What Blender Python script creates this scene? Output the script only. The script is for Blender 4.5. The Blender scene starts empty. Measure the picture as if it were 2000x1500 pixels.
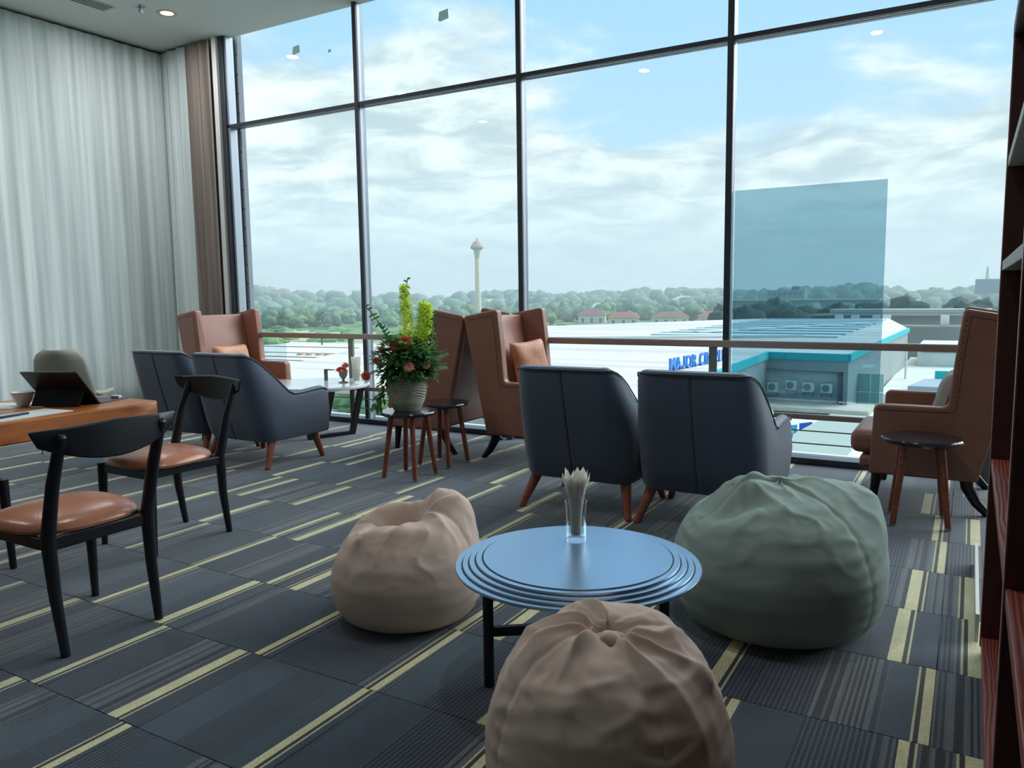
import bpy, bmesh, math, random
import numpy as np
from mathutils import Vector, Matrix, noise
random.seed(7)
PI = math.pi
S = bpy.context.scene
COL = S.collection

# ------------------------------------------------------------------ camera
YAW, PITCH, ROLL, FPX, CAMH = 0.530372, 0.113977, -0.0137370, 1528.16, 1.24
cam_d = bpy.data.cameras.new('camera')
cam = bpy.data.objects.new('camera', cam_d)
COL.objects.link(cam)
f = Vector((-math.sin(YAW) * math.cos(PITCH), math.cos(YAW) * math.cos(PITCH), -math.sin(PITCH)))
r0 = Vector((math.cos(YAW), math.sin(YAW), 0))
u0 = r0.cross(f)
r1 = math.cos(ROLL) * r0 + math.sin(ROLL) * u0
u1 = -math.sin(ROLL) * r0 + math.cos(ROLL) * u0
cam.matrix_world = Matrix(((r1.x, u1.x, -f.x, 0), (r1.y, u1.y, -f.y, 0), (r1.z, u1.z, -f.z, CAMH), (0, 0, 0, 1)))
cam_d.sensor_fit = 'HORIZONTAL'
cam_d.sensor_width = 36.0
cam_d.lens = FPX / 2000 * 36.0
cam_d.clip_start = 0.05
cam_d.clip_end = 6000
S.camera = cam

# ------------------------------------------------------------------ colour management, light
S.view_settings.view_transform = 'Standard'
S.view_settings.look = 'None'
S.view_settings.gamma = 1.0
S.view_settings.use_curve_mapping = False
S.view_settings.exposure = 0.66
S.render.engine = 'CYCLES'
S.cycles.use_denoising = True
S.cycles.max_bounces = 10
S.cycles.diffuse_bounces = 5
S.cycles.glossy_bounces = 4
S.cycles.transparent_max_bounces = 24
S.cycles.caustics_reflective = False
S.cycles.caustics_refractive = False
S.cycles.sample_clamp_indirect = 6.0


def lin(c):
    c = c / 255.0
    return c / 12.92 if c <= 0.04045 else ((c + 0.055) / 1.055) ** 2.4


def rgb(r, g, b):
    return (lin(r), lin(g), lin(b), 1.0)


class NT:
    """small node-tree builder"""
    def __init__(s, tree):
        s.t = tree
        s.n = tree.nodes
        s.l = tree.links
        s.n.clear()

    def node(s, typ, ins=None, **kw):
        n = s.n.new(typ)
        for k, v in kw.items():
            setattr(n, k, v)
        for k, v in (ins or {}).items():
            s.put(n.inputs[k], v)
        return n

    def put(s, sock, v):
        if isinstance(v, bpy.types.NodeSocket):
            s.l.new(v, sock)
        else:
            sock.default_value = v

    def m(s, op, a, b=0.0, c=0.0, clamp=False):
        n = s.n.new('ShaderNodeMath')
        n.operation = op
        n.use_clamp = clamp
        s.put(n.inputs[0], a)
        s.put(n.inputs[1], b)
        s.put(n.inputs[2], c)
        return n.outputs[0]

    def mix(s, fac, a, b):
        n = s.n.new('ShaderNodeMix')
        n.data_type = 'RGBA'
        s.put(n.inputs[0], fac)
        s.put(n.inputs[6], a)
        s.put(n.inputs[7], b)
        return n.outputs[2]

    def ramp(s, fac, stops):
        n = s.n.new('ShaderNodeValToRGB')
        els = n.color_ramp.elements
        while len(els) < len(stops):
            els.new(0.5)
        for e, (p, c) in zip(els, stops):
            e.position = p
            e.color = c if isinstance(c, tuple) else (c, c, c, 1)
        s.put(n.inputs[0], fac)
        return n.outputs[0]


# world: hazy sky with broken cloud, bluer higher up
W = bpy.data.worlds.new('sky')
S.world = W
W.use_nodes = True
w = NT(W.node_tree)
tc = w.node('ShaderNodeTexCoord')
sx = w.node('ShaderNodeSeparateXYZ', {0: tc.outputs['Generated']})
z = sx.outputs[2]
zc = w.m('MAXIMUM', z, 0.0)
den = w.m('ADD', zc, 0.16)
px = w.m('DIVIDE', sx.outputs[0], den)
py = w.m('DIVIDE', sx.outputs[1], den)
cv = w.node('ShaderNodeCombineXYZ', {0: px, 1: py, 2: 0.0})
mp = w.node('ShaderNodeMapping', {'Vector': cv.outputs[0], 'Location': (3.3, 1.2, 0.0), 'Scale': (1.0, 1.0, 1.0)})
n1 = w.node('ShaderNodeTexNoise', {'Vector': mp.outputs[0], 'Scale': 0.95, 'Detail': 7.0, 'Roughness': 0.56, 'Distortion': 0.25})
n2 = w.node('ShaderNodeTexNoise', {'Vector': mp.outputs[0], 'Scale': 2.6, 'Detail': 6.0, 'Roughness': 0.6, 'Distortion': 0.4})
elev = w.node('ShaderNodeMapRange', {'Value': z, 'From Min': 0.12, 'From Max': 0.31, 'To Min': 0.26, 'To Max': 0.0})
cov = w.m('ADD', n1.outputs[0], elev.outputs[0])
cloud = w.node('ShaderNodeMapRange', {'Value': cov, 'From Min': 0.50, 'From Max': 0.62}, interpolation_type='SMOOTHSTEP').outputs[0]
shade = w.node('ShaderNodeMapRange', {'Value': n2.outputs[0], 'From Min': 0.36, 'From Max': 0.62}, interpolation_type='SMOOTHSTEP').outputs[0]
cl_col = w.mix(shade, rgb(182, 202, 209), rgb(228, 241, 242))
blue = w.mix(w.node('ShaderNodeMapRange', {'Value': z, 'From Min': 0.1, 'From Max': 0.5}).outputs[0], rgb(178, 214, 239), rgb(146, 194, 233))
sky = w.mix(cloud, blue, cl_col)
hz = w.node('ShaderNodeMapRange', {'Value': z, 'From Min': 0.0, 'From Max': 0.17, 'To Min': 0.85, 'To Max': 0.0}, interpolation_type='SMOOTHSTEP').outputs[0]
sky = w.mix(hz, sky, rgb(206, 239, 246))
sky = w.mix(w.m('LESS_THAN', z, -0.004), sky, rgb(150, 165, 160))
bg = w.node('ShaderNodeBackground', {'Color': sky, 'Strength': 0.87})
w.node('ShaderNodeOutputWorld', {'Surface': bg.outputs[0]})

sun_d = bpy.data.lights.new('sun', 'SUN')
sun_d.energy = 3.1
sun_d.angle = 1.1
sun_d.color = (0.94, 0.98, 1.0)
sun = bpy.data.objects.new('sun', sun_d)
COL.objects.link(sun)
sun.rotation_euler = Vector((-0.55, -0.75, -0.72)).to_track_quat('-Z', 'Y').to_euler()


# ------------------------------------------------------------------ materials
MATS = {}


def pmat(name, col, rough=0.6, metal=0.0, noise_amt=0.0, noise_scale=20.0, bump=0.0, bump_scale=60.0,
         spec=0.5, coat=0.0, sheen=0.0, trans=0.0, emit=None, estr=0.0, ior=1.45, stretch=None):
    if name in MATS:
        return MATS[name]
    m = bpy.data.materials.new(name)
    m.use_nodes = True
    t = NT(m.node_tree)
    b = t.node('ShaderNodeBsdfPrincipled')
    base = rgb(*col)
    co = t.node('ShaderNodeTexCoord').outputs['Object']
    if stretch:
        co = t.node('ShaderNodeMapping', {'Vector': co, 'Scale': stretch}).outputs[0]
    if noise_amt > 0:
        n = t.node('ShaderNodeTexNoise', {'Vector': co, 'Scale': noise_scale, 'Detail': 5.0, 'Roughness': 0.6})
        lo = tuple(x * (1 - noise_amt) for x in base[:3]) + (1,)
        hi = tuple(min(1, x * (1 + noise_amt)) for x in base[:3]) + (1,)
        c = t.ramp(n.outputs[0], [(0.3, lo), (0.7, hi)])
        t.put(b.inputs['Base Color'], c)
    else:
        b.inputs['Base Color'].default_value = base
    b.inputs['Roughness'].default_value = rough
    b.inputs['Metallic'].default_value = metal
    b.inputs['Specular IOR Level'].default_value = spec
    b.inputs['Coat Weight'].default_value = coat
    b.inputs['Sheen Weight'].default_value = sheen
    b.inputs['Transmission Weight'].default_value = trans
    b.inputs['IOR'].default_value = ior
    if emit:
        b.inputs['Emission Color'].default_value = rgb(*emit)
        b.inputs['Emission Strength'].default_value = estr
    if bump > 0:
        n = t.node('ShaderNodeTexNoise', {'Vector': co, 'Scale': bump_scale, 'Detail': 4.0})
        bp = t.node('ShaderNodeBump', {'Strength': bump, 'Distance': 0.01, 'Height': n.outputs[0]})
        t.put(b.inputs['Normal'], bp.outputs[0])
    t.node('ShaderNodeOutputMaterial', {'Surface': b.outputs[0]})
    MATS[name] = m
    return m


def glass_mat(name, tint, refl=1.0, mixc=0.0):
    if name in MATS:
        return MATS[name]
    m = bpy.data.materials.new(name)
    m.use_nodes = True
    t = NT(m.node_tree)
    tr = t.node('ShaderNodeBsdfTransparent', {'Color': tint})
    gl = t.node('ShaderNodeBsdfGlossy', {'Color': (1, 1, 1, 1), 'Roughness': 0.0})
    lw = t.node('ShaderNodeLayerWeight', {'Blend': 0.5})
    fac = t.m('MULTIPLY', t.m('ADD', t.m('MULTIPLY', t.m('POWER', lw.outputs['Facing'], 5.0), 0.9), 0.022), refl, clamp=True)
    mx = t.node('ShaderNodeMixShader', {0: fac, 1: tr.outputs[0], 2: gl.outputs[0]})
    t.node('ShaderNodeOutputMaterial', {'Surface': mx.outputs[0]})
    MATS[name] = m
    return m


# carpet: one shared procedural material, object colour carries each tile's stripe
def carpet_material():
    m = bpy.data.materials.new('carpet_tile')
    m.use_nodes = True
    t = NT(m.node_tree)
    co = t.node('ShaderNodeSeparateXYZ', {0: t.node('ShaderNodeTexCoord').outputs['Object']})
    u = t.m('ADD', t.m('MULTIPLY', co.outputs[0], 2.0), 0.5)
    oi = t.node('ShaderNodeObjectInfo')
    oc = t.node('ShaderNodeSeparateColor', {0: oi.outputs['Color']})
    s_, side, wide = oc.outputs[0], oc.outputs[1], oc.outputs[2]
    rnd = oi.outputs['Random']
    sign = t.m('SUBTRACT', t.m('MULTIPLY', side, 2.0), 1.0)
    half = t.m('ADD', t.m('MULTIPLY', wide, 0.016), 0.028)
    d = t.m('SUBTRACT', u, s_)
    ds = t.m('MULTIPLY', d, sign)
    stripe = t.m('LESS_THAN', t.m('ABSOLUTE', d), half)
    e = t.m('SUBTRACT', ds, half)
    gap = t.m('MULTIPLY', t.m('GREATER_THAN', e, 0.0), t.m('LESS_THAN', e, 0.026))
    thin = t.m('MULTIPLY', t.m('GREATER_THAN', e, 0.026), t.m('LESS_THAN', e, 0.040))
    # zones
    zv = t.m('FLOOR', t.m('ADD', t.m('MULTIPLY', u, 2.7), t.m('MULTIPLY', rnd, 37.0)))
    wn = t.node('ShaderNodeTexWhiteNoise', {'W': zv}, noise_dimensions='1D').outputs[0]
    wn2 = t.node('ShaderNodeTexWhiteNoise', {'W': t.m('ADD', zv, 91.3)}, noise_dimensions='1D').outputs[0]
    fine = t.node('ShaderNodeTexNoise', {'Vector': t.node('ShaderNodeTexCoord').outputs['Object'], 'Scale': 140.0, 'Detail': 3.0})
    blot = t.node('ShaderNodeTexNoise', {'Vector': t.node('ShaderNodeNewGeometry').outputs['Position'], 'Scale': 7.0, 'Detail': 3.0})
    smooth = t.mix(wn2, rgb(46, 58, 71), rgb(66, 82, 95))
    rib_l = t.m('GREATER_THAN', t.m('FRACT', t.m('MULTIPLY', u, 34.0)), 0.62)
    ribbed = t.mix(rib_l, rgb(30, 39, 56), rgb(74, 85, 98))
    bw = t.node('ShaderNodeTexWhiteNoise', {'W': t.m('ADD', t.m('FLOOR', t.m('MULTIPLY', u, 62.0)), t.m('MULTIPLY', rnd, 7.0))}, noise_dimensions='1D').outputs[0]
    bars = t.ramp(bw, [(0.0, rgb(33, 40, 51)), (0.38, rgb(46, 55, 65)), (0.40, rgb(84, 91, 98)), (1.0, rgb(108, 112, 114))])
    c = t.mix(t.m('GREATER_THAN', wn, 0.36), smooth, ribbed)
    c = t.mix(t.m('GREATER_THAN', wn, 0.58), c, bars)
    c = t.mix(gap, c, rgb(48, 54, 50))
    c = t.mix(thin, c, rgb(206, 200, 156))
    c = t.mix(stripe, c, rgb(224, 216, 170))
    f1 = t.ramp(fine.outputs[0], [(0.3, (0.72, 0.72, 0.72, 1)), (0.7, (1.15, 1.15, 1.15, 1))])
    f2 = t.ramp(blot.outputs[0], [(0.3, (0.88, 0.88, 0.88, 1)), (0.7, (1.08, 1.08, 1.08, 1))])
    for ff in (f1, f2):
        n = t.n.new('ShaderNodeMix')
        n.data_type = 'RGBA'
        n.blend_type = 'MULTIPLY'
        n.inputs[0].default_value = 1.0
        t.put(n.inputs[6], c)
        t.put(n.inputs[7], ff)
        c = n.outputs[2]
    b = t.node('ShaderNodeBsdfPrincipled', {'Base Color': c, 'Roughness': 0.85, 'Specular IOR Level': 0.35, 'Sheen Weight': 0.5, 'Sheen Roughness': 0.4})
    bp = t.node('ShaderNodeBump', {'Strength': 0.5, 'Distance': 0.004, 'Height': t.m('ADD', fine.outputs[0], t.m('MULTIPLY', rib_l, 0.4))})
    t.put(b.inputs['Normal'], bp.outputs[0])
    t.node('ShaderNodeOutputMaterial', {'Surface': b.outputs[0]})
    return m


def wood_mat(name, c1, c2, scale=6.0, rough=0.4, stretch=(1, 12, 12), bump=0.0, ring=False):
    if name in MATS:
        return MATS[name]
    m = bpy.data.materials.new(name)
    m.use_nodes = True
    t = NT(m.node_tree)
    co = t.node('ShaderNodeMapping', {'Vector': t.node('ShaderNodeTexCoord').outputs['Object'], 'Scale': stretch}).outputs[0]
    n = t.node('ShaderNodeTexNoise', {'Vector': co, 'Scale': scale, 'Detail': 6.0, 'Roughness': 0.6, 'Distortion': 0.6})
    fac = n.outputs[0]
    if ring:
        wv = t.node('ShaderNodeTexWave', {'Vector': co, 'Scale': 5.0, 'Distortion': 9.0, 'Detail': 2.0, 'Detail Scale': 0.6})
        fac = t.m('ADD', t.m('MULTIPLY', wv.outputs[1], 0.4), t.m('MULTIPLY', fac, 0.6))
    c = t.ramp(fac, [(0.32, rgb(*c1)), (0.68, rgb(*c2))])
    b = t.node('ShaderNodeBsdfPrincipled', {'Base Color': c, 'Roughness': rough})
    if bump:
        bp = t.node('ShaderNodeBump', {'Strength': bump, 'Distance': 0.004, 'Height': fac})
        t.put(b.inputs['Normal'], bp.outputs[0])
    t.node('ShaderNodeOutputMaterial', {'Surface': b.outputs[0]})
    MATS[name] = m
    return m


MET_DARK = pmat('mullion_metal', (62, 66, 74), 0.42, 0.3)
MET_MID = pmat('mullion_mid_metal', (104, 112, 124), 0.4, 0.5)
MET_LIT = pmat('mullion_lit_metal', (150, 158, 168), 0.4, 0.5)  # paler copy of the frame metal, daylight on its sides put into the colour
RAILM = pmat('rail_metal', (158, 140, 132), 0.45, 0.3, spec=0.4)
POSTM = pmat('post_metal', (120, 126, 124), 0.4, 0.6)
GLASS = glass_mat('window_glass', (0.965, 0.985, 0.98, 1))
FILM = glass_mat('tinted_panel', (0.60, 0.735, 0.785, 1), 1.6)
REFL_TINT = glass_mat('reflection_tint', (0.84, 0.89, 0.91, 1), 1.2)  # tint that puts a reflection into the glass colour
NAVY = pmat('charcoal_fabric', (70, 82, 104), 0.52, 0, 0.08, 260, 0.15, 420, spec=0.55, sheen=0.35)
NAVYP = pmat('charcoal_piping', (84, 90, 104), 0.7)
LEATHER = pmat('tan_leather', (146, 100, 84), 0.36, 0, 0.08, 9, 0.10, 120, spec=0.5)
LEATHER_D = pmat('tan_leather_stitch', (96, 52, 38), 0.6)
LEATHER_P = pmat('peach_leather', (196, 136, 104), 0.45, 0, 0.18, 14, 0.3, 60)
LEATHER_S = pmat('seat_leather', (188, 122, 94), 0.24, 0, 0.05, 8, 0.08, 160, spec=0.75)
GREYCUSH = pmat('grey_cushion', (160, 158, 150), 0.8, 0, 0.1, 40, 0.2, 200)
WOODLEG = wood_mat('red_brown_wood', (112, 54, 38), (150, 82, 58), 5, 0.35)
BLACKLEG = pmat('black_wood', (24, 24, 28), 0.35)
BLACKW = pmat('black_lacquer', (20, 24, 32), 0.38)
BEIGE = pmat('beige_canvas', (214, 190, 176), 0.9, 0, 0.07, 5, 0.15, 500)
GREEN = pmat('sage_canvas', (150, 168, 160), 0.9, 0, 0.08, 4, 0.15, 500)
SHELFW = wood_mat('reddish_wood', (124, 56, 42), (168, 88, 68), 4, 0.42, (6, 1, 6), 0.25, True)
SHELFD = wood_mat('dark_reddish_wood', (62, 34, 32), (84, 46, 42), 4, 0.5, (6, 6, 1))
SLABW = wood_mat('orange_timber', (150, 80, 36), (196, 120, 62), 3, 0.35, (8, 1, 4), 0.15)
CEIL = pmat('ceiling_paint', (206, 212, 208), 0.9)
WALLP = pmat('wall_paint', (205, 206, 200), 0.9)
WHITEP = pmat('white_plastic', (225, 225, 220), 0.4)
CERAM = pmat('white_ceramic', (225, 228, 226), 0.2)
TABLET = pmat('black_tablet', (22, 25, 30), 0.3)
PAPER = pmat('paper', (225, 228, 226), 0.8)
STEEL = pmat('brushed_steel', (170, 172, 175), 0.3, 1.0)
CONC = pmat('pale_concrete', (226, 222, 208), 0.9, 0, 0.10, 0.08)
TEAL = pmat('teal_fascia', (20, 178, 182), 0.6)
GREYW = pmat('grey_render', (150, 158, 156), 0.9, 0, 0.05, 0.5)
WHITEW = pmat('white_render', (214, 220, 216), 0.9, 0, 0.05, 0.5)
GRASS = pmat('grass', (104, 140, 92), 1.0, 0, 0.3, 0.02)
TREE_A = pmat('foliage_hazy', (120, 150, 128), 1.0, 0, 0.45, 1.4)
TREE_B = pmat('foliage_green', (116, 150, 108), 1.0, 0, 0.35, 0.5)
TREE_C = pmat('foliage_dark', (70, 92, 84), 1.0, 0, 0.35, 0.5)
BARK = pmat('bark', (90, 80, 70), 0.9)


# ------------------------------------------------------------------ mesh helpers
class MB:
    def __init__(s):
        s.v, s.f, s.mi = [], [], []
        s.cur = 0

    def add(s, verts, faces):
        o = len(s.v)
        s.v += [tuple(p) for p in verts]
        s.f += [tuple(i + o for i in fc) for fc in faces]
        s.mi += [s.cur] * len(faces)
        return s

    def box(s, x0, x1, y0, y1, z0, z1, mat=None):
        vs = [Vector(p) for p in ((x0, y0, z0), (x1, y0, z0), (x1, y1, z0), (x0, y1, z0), (x0, y0, z1), (x1, y0, z1), (x1, y1, z1), (x0, y1, z1))]
        if mat is not None:
            vs = [mat @ p for p in vs]
        return s.add(vs, [(0, 3, 2, 1), (4, 5, 6, 7), (0, 1, 5, 4), (1, 2, 6, 5), (2, 3, 7, 6), (3, 0, 4, 7)])

    def prism(s, poly, t0, t1, axis='x'):
        """poly of 2-D points; axis x: (y,z), y: (x,z), z: (x,y)"""
        def P(a, b, t):
            return {'x': (t, a, b), 'y': (a, t, b), 'z': (a, b, t)}[axis]
        n = len(poly)
        vs = [P(a, b, t0) for a, b in poly] + [P(a, b, t1) for a, b in poly]
        area = sum(poly[i][0] * poly[(i + 1) % n][1] - poly[(i + 1) % n][0] * poly[i][1] for i in range(n))
        flip = (area > 0) != (axis == 'y')
        fs = [tuple(range(n)), tuple(range(2 * n - 1, n - 1, -1))] if not flip else [tuple(range(n - 1, -1, -1)), tuple(range(n, 2 * n))]
        for i in range(n):
            j = (i + 1) % n
            fs.append((i, j, n + j, n + i) if flip else (j, i, n + i, n + j))
        return s.add(vs, fs)

    def tube(s, pts, rad, n=8, caps=True, closed=False):
        pts = [Vector(p) for p in pts]
        k = len(pts)
        rads = rad if isinstance(rad, (list, tuple)) else [rad] * k
        vs, fs = [], []
        up = None
        for i, p in enumerate(pts):
            a = pts[(i - 1) % k] if (i > 0 or closed) else p
            b = pts[(i + 1) % k] if (i < k - 1 or closed) else p
            t = (b - a).normalized()
            if up is None:
                up = t.orthogonal().normalized()
            up = (up - t * up.dot(t))
            up = up.normalized() if up.length > 1e-6 else t.orthogonal().normalized()
            w_ = t.cross(up)
            rr = rads[i]
            rx, ry = rr if isinstance(rr, tuple) else (rr, rr)
            for j in range(n):
                an = 2 * PI * j / n
                vs.append(p + up * math.cos(an) * rx + w_ * math.sin(an) * ry)
        m = k if closed else k - 1
        for i in range(m):
            for j in range(n):
                a, b = i * n + j, i * n + (j + 1) % n
                c, d = ((i + 1) % k) * n + (j + 1) % n, ((i + 1) % k) * n + j
                fs.append((a, b, c, d))
        if caps and not closed:
            fs.append(tuple(range(n - 1, -1, -1)))
            fs.append(tuple(range((k - 1) * n, k * n)))
        return s.add(vs, fs)

    def lathe(s, prof, n=32, c=(0, 0, 0)):
        vs, fs = [], []
        for (r, z_) in prof:
            for j in range(n):
                a = 2 * PI * j / n
                vs.append((c[0] + r * math.cos(a), c[1] + r * math.sin(a), c[2] + z_))
        for i in range(len(prof) - 1):
            for j in range(n):
                fs.append((i * n + j, i * n + (j + 1) % n, (i + 1) * n + (j + 1) % n, (i + 1) * n + j))
        if prof[0][0] > 1e-5:
            fs.append(tuple(range(n - 1, -1, -1)))
        if prof[-1][0] > 1e-5:
            fs.append(tuple(range((len(prof) - 1) * n, len(prof) * n)))
        return s.add(vs, fs)

    def grid(s, rows, closeu=False, closev=False, caps=False):
        """rows: list of equal-length point lists"""
        R, C = len(rows), len(rows[0])
        vs = [p for row in rows for p in row]
        fs = []
        for i in range(R if closev else R - 1):
            for j in range(C if closeu else C - 1):
                fs.append((i * C + j, i * C + (j + 1) % C, ((i + 1) % R) * C + (j + 1) % C, ((i + 1) % R) * C + j))
        if caps:
            fs.append(tuple(range(C - 1, -1, -1)))
            fs.append(tuple((R - 1) * C + j for j in range(C)))
        return s.add(vs, fs)

    def build(s, name, mat, parent=None, smooth=False, bevel=0.0, seg=2, sub=0, loc=None):
        me = bpy.data.meshes.new(name)
        me.from_pydata(s.v, [], s.f)
        bm = bmesh.new()
        bm.from_mesh(me)
        bmesh.ops.remove_doubles(bm, verts=bm.verts, dist=1e-6)
        bmesh.ops.recalc_face_normals(bm, faces=bm.faces)
        bm.to_mesh(me)
        bm.free()
        mats = mat if isinstance(mat, (list, tuple)) else [mat]
        for q in mats:
            me.materials.append(q)
        if len(mats) > 1 and len(me.polygons) == len(s.mi):
            for p, i in zip(me.polygons, s.mi):
                p.material_index = i
        o = bpy.data.objects.new(name, me)
        COL.objects.link(o)
        if parent is not None:
            o.parent = parent
        if loc:
            o.location = loc
        if bevel > 0:
            b = o.modifiers.new('bevel', 'BEVEL')
            b.width = bevel
            b.segments = seg
            b.limit_method = 'ANGLE'
            b.angle_limit = 0.6
            smooth = True
        if sub:
            q = o.modifiers.new('sub', 'SUBSURF')
            q.levels = q.render_levels = sub
            smooth = True
        if smooth:
            for p in me.polygons:
                p.use_smooth = True
            if not sub:
                try:
                    me.set_sharp_from_angle(angle=0.7 if bevel == 0 else 1.2)
                except Exception:
                    pass
        return o


def tag(o, label, cat, group=None):
    o['label'] = label
    o['category'] = cat
    if group:
        o['group'] = group
    return o


def struct(o, label=None):
    o['kind'] = 'structure'
    if label:
        o['label'] = label
    return o


def thing(name, label, cat, loc=(0, 0, 0), rz=0.0, group=None, parent=None):
    o = bpy.data.objects.new(name, None)
    COL.objects.link(o)
    o.empty_display_size = 0.1
    o.location = loc
    o.rotation_euler = (0, 0, rz)
    return tag(o, label, cat, group)


KIDS = {}


def copy_tree(o, parent=None):
    c = o.copy()
    COL.objects.link(c)
    c.parent = parent
    for ch in o.children:
        copy_tree(ch, c)
    return c


def dup(o, label, loc, rz, group=None):
    c = copy_tree(o)
    c.location = loc
    c.rotation_euler = (0, 0, rz)
    c['label'] = label
    if group:
        c['group'] = group
    return c


# ------------------------------------------------------------------ room shell
XL, XR, YF, YB, ZC = -7.95, 7.3, 5.85, -4.2, 3.957
fl = MB().box(XL - 0.3, XR + 0.3, YB - 0.3, 5.80, -0.25, -0.012).build('floor', pmat('floor_screed', (58, 62, 68), 0.9))
struct(fl, 'office-style carpet tile floor, dark blue and grey with short yellow stripes')
CARPET = carpet_material()
tm = MB().box(-0.2492, 0.2492, -0.2492, 0.2492, -0.012, 0.0)
tile0 = tm.build('carpet_tile', CARPET, fl, bevel=0.0012, seg=1)
# stripes read from the floor itself: (row, x, wide, thin line on the right)
STR = [(1, -2.454, 1, 0), (1, -2.079, 0, 0), (2, -3.592, 0, 1), (2, -3.171, 1, 1), (2, -2.6, 0, 1), (2, -2.172, 1, 1),
       (2, -1.464, 1, 0), (2, -1.074, 0, 0), (3, -4.127, 0, 1), (3, -3.471, 1, 1), (3, -3.076, 0, 1), (3, -2.661, 1, 1), (3, -2.108, 0, 1),
       (3, -1.584, 0, 0), (3, -0.567, 0, 0), (3, 0.062, 1, 0), (4, -3.613, 0, 1), (4, -2.953, 1, 0), (4, -2.602, 0, 1),
       (4, -1.435, 1, 0), (4, -0.663, 1, 1), (4, -0.06, 0, 0), (5, -6.179, 1, 1), (5, -5.699, 0, 1), (5, -5.10, 0, 0), (5, -4.955, 1, 0),
       (5, -4.609, 0, 1), (5, -3.974, 1, 0), (5, -3.682, 1, 1), (5, -3.105, 0, 1), (5, 0.065, 1, 0), (6, -6.584, 0, 0),
       (6, -6.135, 1, 1), (6, -5.601, 0, 1), (6, -4.57, 0, 0), (6, -4.103, 0, 1), (6, -3.471, 1, 0), (6, -2.963, 1, 0),
       (6, -2.111, 0, 1), (6, -0.151, 1, 1), (7, -4.664, 1, 1), (7, -4.182, 1, 1), (7, -3.591, 0, 1), (7, -3.079, 0, 0),
       (7, -2.609, 0, 1), (7, -2.189, 1, 1), (7, -0.065, 0, 0), (8, -5.18, 1, 1), (8, -4.605, 0, 1), (8, -4.111, 0, 1),
       (8, -3.459, 1, 0), (8, -2.967, 1, 0), (8, -2.687, 1, 1), (8, 0.069, 1, 0), (9, -4.56, 0, 0), (9, -3.979, 1, 0),
       (9, -3.188, 1, 1), (9, -0.579, 0, 0), (10, -1.06, 0, 0)]
known = {}
for row, x, wd, sd in STR:
    c_ = math.floor((x + 0.045) / 0.5)
    known[(row, c_)] = ((x + 0.045) / 0.5 - c_, sd, wd)
first = True
for row in range(0, 11):
    for c_ in range(-16, 2):
        cx, cy = c_ * 0.5 - 0.045 + 0.25, 0.30 + 0.5 * row + 0.25
        if math.hypot(cx, cy) < 1.1 and cy < 1.0:
            pass
        o = tile0 if first else tile0.copy()
        if not first:
            COL.objects.link(o)
            o.parent = fl
        first = False
        o.location = (cx, cy, 0)
        k = known.get((row, c_))
        if k is None:
            ty = random.random()
            k = ((0.75, 1, 1) if ty < 0.3 else (0.19, 0, 1) if ty < 0.55 else (0.88, 1, 0) if ty < 0.8 else (0.93, 0, 0))
            if -1.6 < cx < -0.3 and row in (5, 6, 7, 8):
                k = (-1.0, 0, 0)
        o.color = (max(k[0], 0.0) if k[0] >= 0 else -0.5, k[1], k[2], 1.0)
# tiles along the window strip and right side are trimmed by the base frame

cl = MB().box(XL - 0.3, XR + 0.3, YB - 0.3, 5.93, ZC, ZC + 0.25).build('ceiling', CEIL)
struct(cl, 'plain pale grey ceiling')
struct(MB().box(XL - 0.3, XL - 0.12, YB - 0.3, YF + 0.3, -0.25, ZC).build('wall_left', WALLP))
struct(MB().box(XR, XR + 0.2, YB - 0.3, YF + 0.3, -0.25, ZC).build('wall_right', WALLP))
struct(MB().box(XL - 0.12, XR, YB - 0.2, YB, -0.25, ZC).build('wall_back', WALLP))
struct(MB().box(XL - 0.12, -6.93, 5.90, 6.1, -0.25, ZC).build('wall_front', WALLP))

# window wall
win = thing('window_1', 'tall window wall of black framed panes', 'window')
del win['category']
win['kind'] = 'structure'
MXS = [-5.058, -3.302, -1.547, 0.21, 1.965, 3.72, 5.475]
edges = [-6.86] + MXS + [7.3]
for x in MXS:
    m_ = MB().box(x - 0.050, x - 0.004, YF - 0.005, YF + 0.02, 0.0, ZC).build('mullion', MET_DARK, win, bevel=0.003)
    MB().box(x - 0.047, x - 0.006, YF + 0.021, YF + 0.062, 0.0, ZC).build('frame_side', MET_LIT, m_, bevel=0.002)  # lit side of the mullion, lightened by its colour
    MB().box(x - 0.047, x - 0.011, YF + 0.063, YF + 0.105, 0.0, ZC).build('frame_side', MET_MID, m_, bevel=0.002)
for a, b in zip(edges[:-1], edges[1:]):
    a_, b_ = a + 0.0005 - 0.003, b - 0.051
    tr_ = MB().box(a_, b_, YF, YF + 0.03, 3.024, 3.058).build('transom', MET_DARK, win, bevel=0.002)
    MB().box(a_, b_, YF + 0.031, YF + 0.055, 3.022, 3.058).build('frame_side', MET_LIT, tr_)
    MB().box(a_, b_, YF + 0.056, YF + 0.10, 3.020, 3.058).build('frame_side', MET_DARK, tr_)
    MB().box(a_, b_, YF + 0.07, YF + 0.082, 0.05, 3.019).build('window_pane', GLASS, win)
    MB().box(a_, b_, YF + 0.07, YF + 0.082, 3.0585, ZC - 0.005).build('window_pane', GLASS, win)
MB().box(-6.93, 7.3, YF - 0.035, YF + 0.14, -0.012, 0.045).build('base_frame', MET_DARK, win, bevel=0.004)
MB().box(-6.93, -6.865, YF - 0.02, YF + 0.14, 0.046, ZC).build('window_frame', MET_DARK, win, bevel=0.004)
MB().box(-6.864, -6.835, YF + 0.0, YF + 0.10, 0.046, ZC).build('window_frame', MET_LIT, win, bevel=0.004)
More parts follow.
